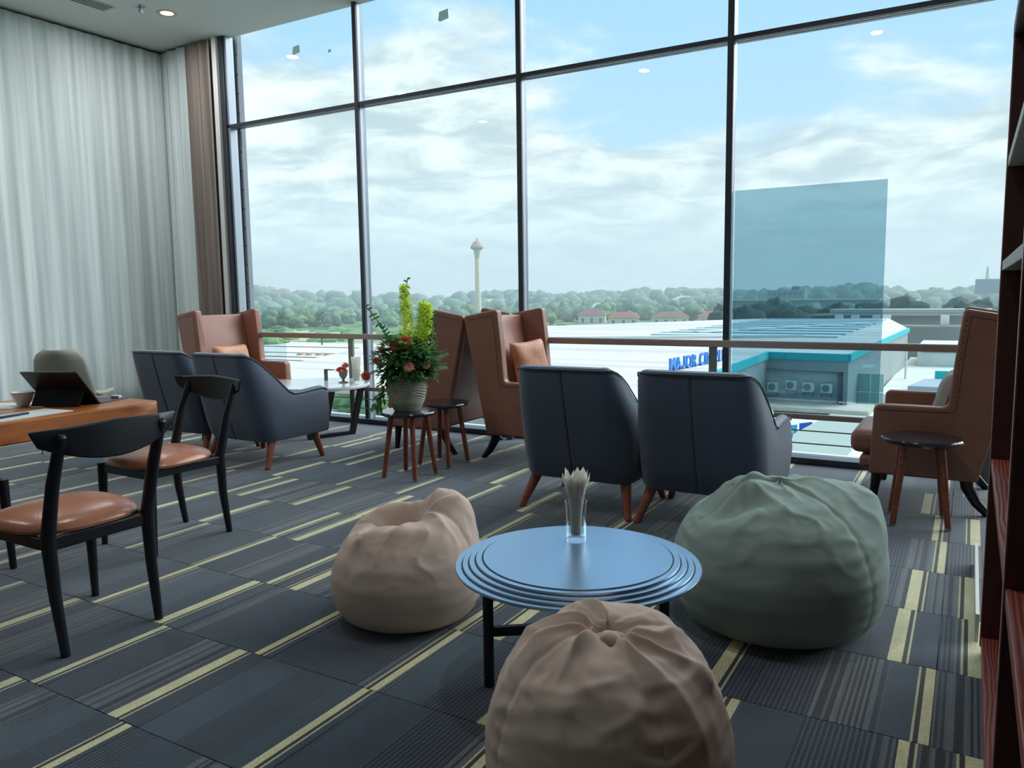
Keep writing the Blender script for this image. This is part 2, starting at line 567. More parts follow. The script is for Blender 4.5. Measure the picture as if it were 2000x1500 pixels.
MB().box(-7.0, -6.935, YF - 0.05, YF + 0.02, 0, ZC).build('window_frame', WHITEP, win, bevel=0.006)
MB().box(-7.2, 7.6, YF + 0.16, YF + 0.42, -0.35, 0.0).build('window_sill', WHITEW, win)
o = MB().box(-1.549, -0.525, YF + 0.088, YF + 0.093, 0.452, 1.978).build('tinted_panel', FILM, win)
o['label'] = 'darker tinted rectangle of film on the glass'
o = MB().box(-6.60, -6.25, YF + 0.088, YF + 0.093, 0.25, 1.14).build('tinted_panel', REFL_TINT, win)  # pale bluish panel standing in for an interior reflection on the pane
# exterior pier seen edge-on beyond the left frame
pier = MB().box(-7.3, -6.825, YF + 0.145, YF + 0.20, -1, ZC + 1)
m = bpy.data.materials.new('mosaic_cladding')
m.use_nodes = True
t = NT(m.node_tree)
br = t.node('ShaderNodeTexBrick', {'Vector': t.node('ShaderNodeMapping', {'Vector': t.node('ShaderNodeTexCoord').outputs['Object'], 'Rotation': (PI / 2, 0, PI / 2)}).outputs[0],
                                   'Scale': 1.0, 'Color1': rgb(206, 210, 216), 'Color2': rgb(190, 196, 204), 'Mortar': rgb(128, 134, 144), 'Mortar Size': 0.008, 'Brick Width': 0.2, 'Row Height': 0.055})
t.node('ShaderNodeOutputMaterial', {'Surface': t.node('ShaderNodeBsdfPrincipled', {'Base Color': br.outputs[0], 'Roughness': 0.8}).outputs[0]})
struct(pier.build('column', m))

# little leftover stickers on the glass
STICK = bpy.data.materials.new('sticker')
STICK.use_nodes = True
t = NT(STICK.node_tree)
t.node('ShaderNodeOutputMaterial', {'Surface': t.node('ShaderNodeMixShader', {0: 0.75, 1: t.node('ShaderNodeBsdfDiffuse', {'Color': rgb(190, 200, 196)}).outputs[0], 2: t.node('ShaderNodeBsdfTranslucent', {'Color': rgb(170, 184, 180)}).outputs[0]}).outputs[0]})
for (x, zz, sz) in ((-5.90, 3.683, 0.05), (-4.117, 3.686, 0.055), (-5.46, 3.60, 0.018), (-2.05, 3.72, 0.02)):
    s_ = MB().prism([(-sz, -sz * .7), (-sz * .7, -sz * .95), (sz, -sz * .7), (sz * .9, sz * .75), (-sz * .8, sz * .55)], 0, 0.002, 'y').build('sticker', STICK, win)
    s_.location = (x, YF + 0.066, zz)

# handrail
hr = thing('handrail', 'brown metal handrail with posts and thin rods along the window', 'railing')
MB().box(-6.86, 7.25, 5.70, 5.745, 0.835, 0.885).build('top_rail', RAILM, hr, bevel=0.008)
MB().box(-6.86, 7.25, 5.712, 5.735, 0.34, 0.378).build('middle_rail', RAILM, hr, bevel=0.006)
for zz in (0.26, 0.17):
    MB().tube([(-6.86, 5.722, zz), (7.25, 5.722, zz)], 0.005, 6).build('rod', POSTM, hr, smooth=True)
for x in (-6.8, -5.15, -3.38, -1.632, 0.12, 1.86, 3.6, 5.35):
    MB().box(x - 0.028, x + 0.028, 5.71, 5.738, 0.0, 0.835).build('post', POSTM, hr, bevel=0.003)

# ------------------------------------------------------------------ curtains
def curtain(name, path, amp, per, mat, label, z0=0.02, z1=3.93):
    """path: [(x,y),(x,y)] straight run; folds perpendicular"""
    a, b = Vector(path[0] + (0,)), Vector(path[1] + (0,))
    L = (b - a).length
    d = (b - a).normalized()
    nrm = Vector((-d.y, d.x, 0))
    n = int(L / per * 14)
    rows = []
    for k in range(14):
        zz = z1 + (z0 - z1) * k / 13
        row = []
        for i in range(n + 1):
            s_ = i / n * L
            ph = 2 * PI * s_ / per + 0.9 * math.sin(s_ * 2.3) + 0.12 * k / 13 * math.sin(s_ * 5)
            off = amp * (math.sin(ph) + 0.35 * math.sin(2.1 * ph + 1) ) * (0.75 + 0.25 * math.sin(s_ * 1.7 + 1))
            p = a + d * s_ + nrm * off
            row.append((p.x, p.y, zz))
        rows.append(row)
    o = MB().grid(rows).build(name, mat, smooth=True)
    so = o.modifiers.new('s', 'SOLIDIFY')
    so.thickness = 0.003
    return tag(o, label, 'curtain')


def curtain_mat(name, c1, c2, trans):
    m = bpy.data.materials.new(name)
    m.use_nodes = True
    t = NT(m.node_tree)
    co = t.node('ShaderNodeMapping', {'Vector': t.node('ShaderNodeTexCoord').outputs['Object'], 'Scale': (14, 14, 0.35)}).outputs[0]
    n = t.node('ShaderNodeTexNoise', {'Vector': co, 'Scale': 0.9, 'Detail': 3.0})
    c = t.ramp(n.outputs[0], [(0.35, rgb(*c1)), (0.65, rgb(*c2))])
    t.node('ShaderNodeOutputMaterial', {'Surface': t.node('ShaderNodeBsdfPrincipled', {'Base Color': c, 'Roughness': 0.95, 'Specular IOR Level': 0.1}).outputs[0]})
    return m


CUR = curtain_mat('sheer_curtain', (200, 212, 210), (240, 248, 247), 0)
CUR2 = curtain_mat('taupe_curtain', (120, 108, 102), (164, 152, 142), 0)
curtain('sheer_curtain', [(-7.88, -1.5), (-7.88, 5.855)], 0.009, 0.17, CUR, 'floor-length pale grey-green sheer curtain along the side wall')
curtain('taupe_curtain', [(-7.42, 5.80), (-7.02, 5.80)], 0.011, 0.15, CUR2, 'narrow taupe curtain hanging beside the window frame')
curtain('pale_curtain', [(-7.855, 5.83), (-7.43, 5.80)], 0.012, 0.2, CUR, 'short run of pale curtain in the room corner')

# ------------------------------------------------------------------ ceiling fittings
def downlight(x, y, label, power, group=None):
    t_ = thing('downlight', label, 'ceiling light', (x, y, ZC), group=group)
    MB().lathe([(0.062, -0.002), (0.088, -0.006), (0.095, -0.001), (0.095, 0.0), (0.062, 0.0)], 36).build('trim_ring', pmat('light_trim', (190, 180, 165), 0.5), t_, smooth=True)
    MB().lathe([(0.0, -0.003), (0.060, -0.003), (0.060, -0.001), (0.0, -0.001)], 28).build('lamp_disc', pmat('lamp_glow', (255, 214, 170), 0.5, emit=(255, 196, 140), estr=2.2), t_)
    ld = bpy.data.lights.new('downlight_lamp', 'AREA')
    ld.shape = 'DISK'
    ld.size = 0.11
    ld.energy = power
    ld.color = (0.97, 0.98, 1.0)
    lo = bpy.data.objects.new('downlight_lamp', ld)
    COL.objects.link(lo)
    lo.parent = t_
    lo.location = (0, 0, -0.012)
    return t_


downlight(-6.77, 5.12, 'round recessed downlight glowing warm near the curtain corner', 9)
for i, (x, y) in enumerate(((-6.77, 3.1), (-6.77, 1.1), (-3.6, 2.4), (-1.0, 2.4))):  # unseen lamps; the pair along the curtain is added to brighten it
    downlight(x, y, 'unseen recessed ceiling downlight overhead', 11, 'unseen ceiling downlights')
sp = thing('sprinkler', 'small ceiling sprinkler head', 'sprinkler', (-6.82, 4.87, ZC))
MB().lathe([(0.0, -0.004), (0.045, -0.004), (0.05, 0.0), (0.0, 0.0)], 24).build('escutcheon', STEEL, sp, smooth=True)
MB().lathe([(0.012, -0.05), (0.010, -0.004)], 12).build('nozzle', STEEL, sp, smooth=True)
MB().lathe([(0.0, -0.055), (0.022, -0.055), (0.022, -0.050), (0.0, -0.050)], 16).build('deflector', STEEL, sp)
vt = thing('air_vent', 'slotted rectangular ceiling air vent', 'vent', (-7.12, 4.45, ZC))
for k in range(4):
    MB().box(-0.075 + 0.042 * k, -0.048 + 0.042 * k, -0.3, 0.3, -0.004, 0.0).build('slot', pmat('vent_dark', (40, 44, 46), 0.8), vt)
for k in range(5):
    MB().box(-0.092 + 0.042 * k, -0.077 + 0.042 * k, -0.32, 0.32, -0.007, 0.0).build('slat', pmat('vent_white', (190, 192, 188), 0.6), vt)


# ------------------------------------------------------------------ charcoal armchair (faces +Y)
def smooth01(a, b, x):
    tt = max(0, min(1, (x - a) / (b - a)))
    return tt * tt * (3 - 2 * tt)


def make_armchair(label, loc, rz=0.0):
    T = thing('armchair', label, 'armchair', loc, rz, 'charcoal armchairs')
    W_, yb, yf, rc = 0.335, -0.22, 0.41, 0.11
    path = []
    for y in np.linspace(yf, yb + rc, 13):
        path.append((-W_, y, -1, 0))
    for k in range(1, 7):
        a = PI + (PI / 2) * k / 7
        path.append((-W_ + rc + rc * math.cos(a), yb + rc + rc * math.sin(a), math.cos(a), math.sin(a)))
    for x in (-W_ + rc, -0.15, -0.07, -0.022, -0.010, 0.0, 0.010, 0.022, 0.07, 0.15, W_ - rc):
        path.append((x, yb, 0, -1))
    for k in range(1, 7):
        a = -PI / 2 + (PI / 2) * k / 7
        path.append((W_ - rc + rc * math.cos(a), yb + rc + rc * math.sin(a), math.cos(a), math.sin(a)))
    for y in np.linspace(yb + rc, yf, 13):
        path.append((W_, y, 1, 0))
    rows, rim = [], []
    for (x, y, nx, ny) in path:
        kb = smooth01(0.06, -0.19, y)
        h = 0.535 + 0.31 * kb + 0.014 * smooth01(0.1, 0.36, y)
        if y > 0.38:
            h -= 0.02
        th = 0.075 + 0.02 * kb
        lean = Vector((0, -0.17 * kb, 0))
        tx = -0.03 * kb * (x / W_)
        n_ = Vector((nx, ny, 0))
        b = Vector((x, y, 0))
        dent = 0.012 if (abs(x) < 0.005 and ny < 0) else 0.0

        def P(out, zz):
            kz = (zz - 0.19) / (0.85 - 0.19)
            p = b + n_ * out + lean * kz + Vector((tx * kz, 0, 0))
            return (p.x, p.y, zz)
        dd = 1.0 if dent else 0.0
        row = [P(-th + 0.01, 0.20), P(-0.035, 0.185), P(-0.012, 0.19), P(0.0 - dent, 0.215), P(0.010 - dent, 0.33), P(0.012 - dent * 1.0, h * 0.68),
               P(0.004 - dent * .7, h - 0.045), P(-0.004, h - 0.016), P(-0.018, h - 0.002), P(-th * 0.5, h + 0.004), P(-th + 0.015, h - 0.006), P(-th, h - 0.03), P(-th - 0.004, h * 0.6), P(-th, 0.22)]
        rows.append(row)
        rim.append(Vector(P(0.001, h - 0.012)))
    MB().grid(rows, closeu=True, caps=True).build('back_and_arms', NAVY, T, smooth=True)
    MB().tube(rim, 0.0045, 6).build('piping', NAVYP, T, smooth=True)
    s_ = MB().box(-0.25, 0.25, -0.16, 0.40, 0.30, 0.44)
    s_.build('seat_cushion', NAVY, T, bevel=0.035, seg=3)
    MB().box(-0.27, 0.27, -0.15, 0.385, 0.19, 0.30).build('base', NAVY, T, bevel=0.01)
    for sx_ in (-1, 1):
        for (ty, fy, tz) in ((-0.13, -0.235, 0.19), (0.30, 0.33, 0.19)):
            tx, fx = sx_ * 0.275, sx_ * 0.335
            MB().tube([(tx, ty, 0.20), (tx + (fx - tx) * .1, ty + (fy - ty) * .1, 0.18), (fx, fy, 0.0)], [0.033, 0.031, 0.019], 14).build('leg', WOODLEG, T, smooth=True)
    return T


arm0 = make_armchair('charcoal armchair with its back to the view, third from the left, behind the napkin glass', (-1.90, 4.14, 0))
G = 'charcoal armchairs'
dup(arm0, 'charcoal armchair with the green beanbag in front, nearest the right wing chair', (-1.185, 4.14, 0), 0, G)
dup(arm0, 'charcoal armchair seen side-on with its right arm open to view, by the white round table', (-4.69, 4.14, 0), 0, G)
dup(arm0, 'charcoal armchair nearest the curtain, half hidden by the next armchair', (-5.44, 4.17, 0), 0.03, G)


# ------------------------------------------------------------------ tan wing chair (faces +Y; width along X)
def make_wing(label, loc, rz, pillow=None):
    T = thing('wing_chair', label, 'armchair', loc, rz, 'tan leather wing chairs')
    hw = 0.39
    prof = [(0.0, 0.19), (-0.02, 0.28), (-0.19, 1.065), (-0.175, 1.085), (0.085, 1.13), (0.105, 1.118), (0.135, 0.85), (0.155, 0.61), (0.175, 0.592), (0.50, 0.592), (0.525, 0.575), (0.54, 0.19)]
    for sx_ in (-1, 1):
        x0, x1 = (hw - 0.075, hw) if sx_ > 0 else (-hw, -hw + 0.075)
        sp_ = MB().prism(prof, x0, x1, 'x').build('side_panel', LEATHER, T, bevel=0.014, seg=3)
        ins = []
        cx = sum(p[0] for p in prof) / len(prof)
        inner = [(0.13, 0.565), (0.115, 0.60), (0.095, 0.85), (0.068, 1.09), (-0.15, 1.05)]
        xs = x1 + 0.0005 if sx_ > 0 else x0 - 0.0005
        MB().tube([(xs, 0.50, 0.562)] + [(xs, a, b) for a, b in inner], 0.0022, 5).build('stitching', LEATHER_D, sp_)
        nb = MB()
        for k in range(16):
            zz = 0.62 + k * 0.03
            yy = 0.150 - (zz - 0.61) * 0.092
            nb.lathe([(0.004, 0), (0.003, 0.002), (0.0, 0.003)], 6, (0, 0, 0))
            o_ = len(nb.v) - 18
            for q in range(o_, len(nb.v)):
                a, b_, c_ = nb.v[q]
                nb.v[q] = (xs + sx_ * c_, yy - 0.02 + a, zz + b_)
        q = nb.build('nailheads', LEATHER_D, sp_)
        q['kind'] = 'stuff'
    rows = []
    for k in range(9):
        zz = 0.22 + (1.075 - 0.22) * k / 8
        yb_ = -0.01 - 0.175 * (zz - 0.22) / 0.85
        yf_ = yb_ + 0.13 - 0.03 * k / 8
        rows.append([(-hw + 0.076, yb_ + 0.01, zz), (hw - 0.076, yb_ + 0.01, zz), (hw - 0.076, yf_, zz), (0, yf_ + 0.03 * math.sin(PI * k / 8), zz), (-hw + 0.076, yf_, zz)])
    MB().grid(rows, closeu=True, caps=True).build('back_panel', LEATHER, T, bevel=0.01, seg=2)
    MB().box(-hw + 0.077, hw - 0.077, 0.02, 0.60, 0.205, 0.275).build('seat_base', LEATHER, T, bevel=0.02, seg=3)
    MB().box(-hw + 0.08, hw - 0.08, 0.12, 0.655, 0.285, 0.425).build('seat_cushion', LEATHER, T, bevel=0.05, seg=4)
    for sx_ in (-1, 1):
        x = sx_ * (hw - 0.05)
        MB().tube([(x, 0.49, 0.21), (x, 0.50, 0.19), (x, 0.52, 0.0)], [0.032, 0.030, 0.019], 10).build('leg', BLACKLEG, T, smooth=True)
        MB().tube([(x, 0.055, 0.21), (x, 0.045, 0.15), (x, 0.0, 0.07), (x, -0.065, 0.0)], [0.036, 0.034, 0.028, 0.02], 10).build('leg', BLACKLEG, T, smooth=True)
    return T


wc = make_wing('tan leather wing chair by the bookcase with a grey cushion, side to the view', (0.07, 5.235, 0), PI / 2)
G = 'tan leather wing chairs'
dup(wc, 'tan wing chair facing right with a peach cushion, in the middle of the window', (-3.12, 5.32, 0), -PI / 2, G)
dup(wc, 'tan wing chair behind the flower vase, turned away to the left', (-3.50, 5.32, 0), PI / 2, G)
dup(wc, 'tan wing chair against the curtain in the far corner', (-6.52, 5.36, 0), -PI / 2 - 0.03, G)


def pillow(name, label, mat, loc, size, rot, cat='cushion'):
    n = 20
    top, bot = [], []
    for i in range(n + 1):
        a = -1 + 2 * i / n
        r1_, r2_ = [], []
        for j in range(n + 1):
            b = -1 + 2 * j / n
            e = (1 - a ** 4) * (1 - b ** 4)
            k = 1 - 0.06 * (1 - abs(a)) * 1.0 * abs(b) ** 3
            k2 = 1 - 0.06 * (1 - abs(b)) * abs(a) ** 3
            zz = 0.5 * max(e, 0) ** 0.45 * (1 + 0.12 * noise.noise(Vector((a * 1.6, b * 1.6, loc[0]))))
            r1_.append((a * 0.5 * k2, b * 0.5 * k, zz))
            r2_.append((a * 0.5 * k2, b * 0.5 * k, -zz))
        top.append(r1_)
        bot.append(r2_)
    q = MB()
    for g in (top, bot):
        q.grid([[(p[0] * size[0], p[1] * size[1], p[2] * size[2]) for p in row] for row in g])
    o = q.build(name, mat, smooth=True)
    o.location = loc
    o.rotation_euler = rot
    return tag(o, label, cat)


# pillow stands leaning on the back (thin axis -> facing)
pillow('cushion', 'square peach leather cushion tilted in the middle wing chair', LEATHER_P, (-2.985, 5.38, 0.70), (0.36, 0.36, 0.11), (0.28, PI / 2 - 0.22, 0.0))
pillow('cushion', 'crumpled tan leather cushion in the corner wing chair', LEATHER_P, (-6.36, 5.33, 0.61), (0.34, 0.42, 0.12), (0.0, PI / 2 - 0.28, 0.0))
pillow('cushion', 'pale grey cushion leaning in the right wing chair', GREYCUSH, (-0.10, 5.22, 0.60), (0.34, 0.36, 0.12), (0.0, -PI / 2 + 0.28, 0.0))


# ------------------------------------------------------------------ round stools
STOOL_TOP = pmat('stool_black', (34, 38, 46), 0.16, spec=0.6, coat=0.4)


def make_stool(label, loc, rz):
    T = thing('stool', label, 'stool', loc, rz, 'round black-topped stools')
    MB().lathe([(0.0, 0.430), (0.175, 0.430), (0.195, 0.442), (0.197, 0.452), (0.192, 0.460), (0.0, 0.460)], 48).build('seat', STOOL_TOP, T, smooth=True)
    for sx_ in (-1, 1):
        for sy in (-1, 1):
            MB().tube([(sx_ * 0.085, sy * 0.085, 0.431), (sx_ * 0.128, sy * 0.128, 0.012)], [0.019, 0.016], 12).build('leg', WOODLEG, T, smooth=True)
            MB().lathe([(0.015, 0.0), (0.015, 0.012)], 12, (sx_ * 0.129, sy * 0.129, 0)).build('foot_cap', STEEL, T, smooth=True)
    return T


st0 = make_stool('round black stool carrying the flower vase', (-3.30, 4.22, 0), 0.05)
dup(st0, 'empty round black stool just behind the vase stool', (-3.33, 4.665, 0), 0.02, 'round black-topped stools')
dup(st0, 'empty round black stool beside the right wing chair', (-0.195, 4.62, 0), 0.12, 'round black-topped stools')

# ------------------------------------------------------------------ coffee table
BLUEM = pmat('blue_grey_metal', (170, 196, 220), 0.32, 0.85)
DARKM = pmat('dark_table_metal', (40, 46, 58), 0.45, 0.6)
ct = thing('coffee_table', 'low round metal table with stepped rim, between the beanbags', 'table', (-1.045, 2.175, 0), math.atan2(-0.17, -0.23) - PI / 4)
prof = [(0.0, 0.365), (0.300, 0.365), (0.385, 0.385), (0.387, 0.390), (0.385, 0.394), (0.366, 0.394), (0.364, 0.3905), (0.362, 0.401), (0.345, 0.401), (0.343, 0.3975), (0.341, 0.408),
        (0.324, 0.408), (0.322, 0.4045), (0.320, 0.415), (0.301, 0.415), (0.299, 0.411), (0.297, 0.418), (0.0, 0.418)]
tp = MB().lathe(prof, 96).build('table_top', BLUEM, ct, smooth=True)
for rr, zz in ((0.3655, 0.3925), (0.3445, 0.3995), (0.3235, 0.4065), (0.3005, 0.4135)):
    MB().tube([(rr * math.cos(a), rr * math.sin(a), zz) for a in np.linspace(0, 2 * PI, 96, endpoint=False)], 0.0026, 6, closed=True).build('groove', DARKM, tp, smooth=True)
for k in range(4):
    a = PI / 4 + k * PI / 2
    x, y = 0.286 * math.cos(a), 0.286 * math.sin(a)
    MB().tube([(x, y, 0.0), (x, y, 0.372)], 0.017, 12).build('leg', DARKM, ct, smooth=True)
for a in (PI / 4, 3 * PI / 4):
    M_ = Matrix.Rotation(a, 4, 'Z')
    if a < 1:
        MB().box(-0.27, 0.27, -0.012, 0.012, 0.165, 0.195, M_).build('stretcher', DARKM, ct, bevel=0.003)
    else:
        MB().box(-0.27, -0.0125, -0.012, 0.012, 0.165, 0.195, M_).build('stretcher', DARKM, ct, bevel=0.003)
        MB().box(0.0125, 0.27, -0.012, 0.012, 0.165, 0.195, M_).build('stretcher', DARKM, ct, bevel=0.003)

# ------------------------------------------------------------------ napkin glasses
GL = glass_mat('drinking_glass', (0.97, 0.985, 0.985, 1), 2.2)
NAP = bpy.data.materials.new('napkin_paper')
NAP.use_nodes = True
t = NT(NAP.node_tree)
t.node('ShaderNodeOutputMaterial', {'Surface': t.node('ShaderNodeMixShader', {0: 0.45, 1: t.node('ShaderNodeBsdfDiffuse', {'Color': rgb(248, 246, 242)}).outputs[0], 2: t.node('ShaderNodeBsdfTranslucent', {'Color': rgb(248, 244, 236)}).outputs[0]}).outputs[0]})


def make_napkin_glass(label, loc, s=1.0):
    T = thing('napkin_glass', label, 'napkin glass', loc)
    MB().lathe([(0.0, 0.0), (0.033, 0.0), (0.034, 0.004), (0.0345, 0.09), (0.0375, 0.135), (0.036, 0.135), (0.0325, 0.09), (0.0315, 0.020), (0.0, 0.018)], 24).build('glass', GL, T, smooth=True)
    rnd = random.Random(3)
    for k in range(15):
        a = 2 * PI * k / 15 + 0.2
        ro = (0.030, 0.022, 0.014)[k % 3]
        # folded paper cone: pointed at the bottom, zig-zag at the top
        def P(rad, da, zz):
            return (rad * math.cos(a + da), rad * math.sin(a + da), zz)
        hh = 0.232 + 0.018 * rnd.random()
        rows = []
        for i in range(6):
            tt = i / 5
            zz = 0.022 + (hh - 0.022) * tt
            rad = 0.010 + (ro + 0.016 - 0.010) * (0.42 * tt + 0.58 * max(0, tt - 0.35) / 0.65)
            wd = 0.35 + 0.10 * tt
            dz = -0.030 * max(0, tt - 0.7) / 0.3
            rows.append([P(rad, -wd, zz + dz), P(rad + 0.002, 0, zz), P(rad, wd, zz + dz), P(rad - 0.006, wd * .5, zz + dz), P(rad - 0.007, -wd * .5, zz + dz)])
        MB().grid(rows, closeu=True, caps=True).build('napkin', NAP, T)
    MB().lathe([(0.0, 0.022), (0.017, 0.022), (0.021, 0.10), (0.029, 0.16), (0.030, 0.215), (0.0, 0.19)], 14).build('napkin', NAP, T)
    T.scale = (s, s, s)
    return T


ng = make_napkin_glass('glass full of folded white napkins on the blue metal coffee table', (-1.108, 2.30, 0.4182))
dup(ng, 'glass of folded white napkins on the table behind the armchairs', (-1.50, 5.10, 0.4602), 0.3)


# ------------------------------------------------------------------ round side tables
WHITETOP = pmat('glossy_white_top', (214, 220, 222), 0.12, coat=0.5)


def make_round_table(label, loc, rz):
    T = thing('round_table', label, 'table', loc, rz)
    MB().lathe([(0.0, 0.425), (0.455, 0.425), (0.475, 0.43), (0.48, 0.445), (0.475, 0.46), (0.0, 0.46)], 64).build('table_top', [WHITETOP], T, smooth=True)
    for sx_ in (-1, 1):
        x = sx_ * 0.27
        pts = [(-0.33, 0.424), (-0.22, 0.0), (0.22, 0.0), (0.33, 0.424)]
        inn = [(-0.285, 0.424), (-0.187, 0.035), (0.187, 0.035), (0.285, 0.424)]
        q = MB()
        for i in range(3):
            quad = [pts[i], pts[i + 1], inn[i + 1], inn[i]]
            q.prism(quad, x - 0.025, x + 0.025, 'x')
        q.build('leg_frame', BLACKW, T)
    MB().box(-0.245, 0.245, -0.02, 0.02, 0.405, 0.424).build('cross_bar', BLACKW, T)
    return T


rt = make_round_table('round white-topped table with black trapezoid legs near the curtain', (-5.13, 5.22, 0), -0.35)
dup(rt, 'round white-topped table mostly hidden behind the two middle armchairs', (-1.55, 5.12, 0), 0.0)

# small flower cup and glass of straws on the far table
fc = thing('flower_cup', 'small stemmed cup of coral red flowers on the white table', 'flowers', (-4.93, 5.36, 0.4602))
MB().lathe([(0.0, 0.0), (0.045, 0.0), (0.045, 0.006), (0.012, 0.015), (0.012, 0.03), (0.035, 0.06), (0.042, 0.10), (0.038, 0.10), (0.0, 0.05)], 20).build('cup', pmat('cup_brown', (120, 105, 95), 0.3), fc, smooth=True)
CORAL = pmat('coral_petal', (216, 92, 74), 0.7, 0, 0.2, 60)
PEACHP = pmat('peach_petal', (236, 168, 138), 0.7, 0, 0.15, 60)
def leaf_mat(name, c1, c2):
    m = bpy.data.materials.new(name)
    m.use_nodes = True
    t = NT(m.node_tree)
    n = t.node('ShaderNodeTexNoise', {'Vector': t.node('ShaderNodeTexCoord').outputs['Object'], 'Scale': 40.0})
    c = t.ramp(n.outputs[0], [(0.35, rgb(*c1)), (0.65, rgb(*c2))])
    b = t.node('ShaderNodeBsdfPrincipled', {'Base Color': c, 'Roughness': 0.5})
    tr = t.node('ShaderNodeBsdfTranslucent', {'Color': c})
    t.node('ShaderNodeOutputMaterial', {'Surface': t.node('ShaderNodeMixShader', {0: 0.62, 1: b.outputs[0], 2: tr.outputs[0]}).outputs[0]})
    return m


LEAFG = leaf_mat('leaf_green', (86, 140, 70), (120, 170, 96))
LEAFD = leaf_mat('leaf_dark', (62, 110, 72), (96, 144, 98))
LEAFY = leaf_mat('leaf_lime', (222, 240, 96), (244, 250, 150))
LEAFB = leaf_mat('leaf_bright', (140, 206, 60), (160, 220, 80))


def flower(rad, n=16, seed=0):
    rr = random.Random(seed)
    q = MB()
    for ring in range(3):
        for k in range(n - ring * 4):
            a = 2 * PI * k / (n - ring * 4) + ring * 0.4
            L = rad * (1 - 0.22 * ring) * rr.uniform(0.85, 1.1)
            up = 0.2 + 0.35 * ring
            w_ = rad * 0.13
            d = Vector((math.cos(a), math.sin(a), 0))
            s_ = Vector((-math.sin(a), math.cos(a), 0))
            tip = d * L * math.cos(up) + Vector((0, 0, L * math.sin(up)))
            mid = d * L * .6 * math.cos(up) + Vector((0, 0, L * .75 * math.sin(up)))
            q.add([(0, 0, 0), mid + s_ * w_, tip, mid - s_ * w_, mid + Vector((0, 0, 0.003))], [(0, 1, 4), (1, 2, 4), (2, 3, 4), (3, 0, 4)])
    return q


def leaf_pts(base, d, L, wid, droop=0.3):
    d = Vector(d).normalized()
    s_ = d.cross(Vector((0, 0, 1)))
    s_ = s_.normalized() if s_.length > 1e-3 else Vector((1, 0, 0))
    b = Vector(base)
    n_ = s_.cross(d)
    m1 = b + d * L * 0.35
    m2 = b + d * L * 0.7 + Vector((0, 0, -droop * L * 0.25))
    tip = b + d * L + Vector((0, 0, -droop * L * 0.6))
    vs = [b, m1 + s_ * wid, m1 + n_ * wid * -.25, m1 - s_ * wid, m2 + s_ * wid * .75, m2 + n_ * wid * -.2, m2 - s_ * wid * .75, tip]
    return vs, [(0, 1, 2), (0, 2, 3), (1, 4, 5, 2), (2, 5, 6, 3), (4, 7, 5), (5, 7, 6)]


def place_flower(parent, p, rad, mat, tilt=(0, 0, 0), seed=0, name='flower'):
    o = flower(rad, seed=seed).build(name, mat, parent)
    o.location = p
    o.rotation_euler = tilt
    return o


for i, (x, y, zz) in enumerate(((0, 0, 0.12), (0.03, -0.02, 0.11), (-0.035, -0.01, 0.12), (0.01, 0.03, 0.16), (-0.02, -0.03, 0.10), (0.03, 0.0, 0.15))):
    place_flower(fc, (x, y, zz), 0.042, CORAL if i != 3 else LEAFG, (0.5 * (i % 3 - 1), 0.4 * (i % 2), 0), i)
sg = thing('straw_glass', 'glass packed with paper straws beside the coral flowers', 'straws', (-4.82, 5.42, 0.4602))
MB().lathe([(0.0, 0.0), (0.038, 0.0), (0.040, 0.12), (0.038, 0.12), (0.035, 0.01), (0.0, 0.01)], 20).build('glass', GL, sg, smooth=True)
for k in range(14):
    a = k * 2.4
    rr = 0.028 * math.sqrt((k + .5) / 14)
    MB().tube([(rr * math.cos(a), rr * math.sin(a), 0.015), (rr * 1.7 * math.cos(a), rr * 1.7 * math.sin(a), 0.235)], 0.0055, 6).build('straw', NAP, sg)
mn = thing('menu_holder', 'dark bent metal table sign holder on the white table', 'sign holder', (-5.20, 5.42, 0.4602))
MB().box(-0.004, 0.004, -0.02, 0.02, 0.0, 0.10).build('upright', BLACKW, mn)
MB().box(-0.004, 0.09, -0.02, 0.02, 0.101, 0.108).build('arm', BLACKW, mn)

# ------------------------------------------------------------------ vase arrangement on the stool
va = thing('flower_vase', 'carved stone-grey vase holding a tall green and coral bouquet', 'flower vase', (-3.31, 4.22, 0.4602))
rows = []
NV, NU = 90, 120
vp = [(0.085, 0), (0.092, 0.01), (0.118, 0.06), (0.134, 0.12), (0.138, 0.16), (0.130, 0.205), (0.118, 0.235), (0.120, 0.245), (0.110, 0.246), (0.105, 0.23)]
zs = np.linspace(0, 0.246, NV)
pr = np.interp(zs, [p[1] for p in vp[:8]], [p[0] for p in vp[:8]])
for i in range(NV):
    row = []
    for j in range(NU):
        a = 2 * PI * j / NU
        zz = zs[i]
        k = smooth01(0.095, 0.13, zz + 0.02 * math.sin(a * 2 + 1))
        wv = math.sin(zz * 330 + 9 * noise.noise(Vector((math.cos(a) * 1.6, math.sin(a) * 1.6, zz * 7))) + 2.5 * math.sin(a * 3))
        rr = pr[i] + 0.0042 * k * wv + 0.0012 * (1 - k) * math.sin(zz * 480)
        row.append((rr * math.cos(a), rr * math.sin(a), zz))
    rows.append(row)
q = MB().grid(rows, closeu=True)
q.lathe([(0.118, 0.246), (0.106, 0.246), (0.10, 0.15), (0.0, 0.14)], NU)
q.add([rows[0][j] for j in range(NU)], [tuple(range(NU))])
q.build('vase', pmat('vase_stone', (172, 168, 150), 0.85, 0, 0.12, 30), va, smooth=True)
# local frame: view right = (0.862,0.507), away = (-0.507,0.862)
VR, VA = Vector((0.862, 0.507, 0)), Vector((-0.507, 0.862, 0))


def V(a, b, c):
    return VR * a + VA * b + Vector((0, 0, c))


rr = random.Random(11)
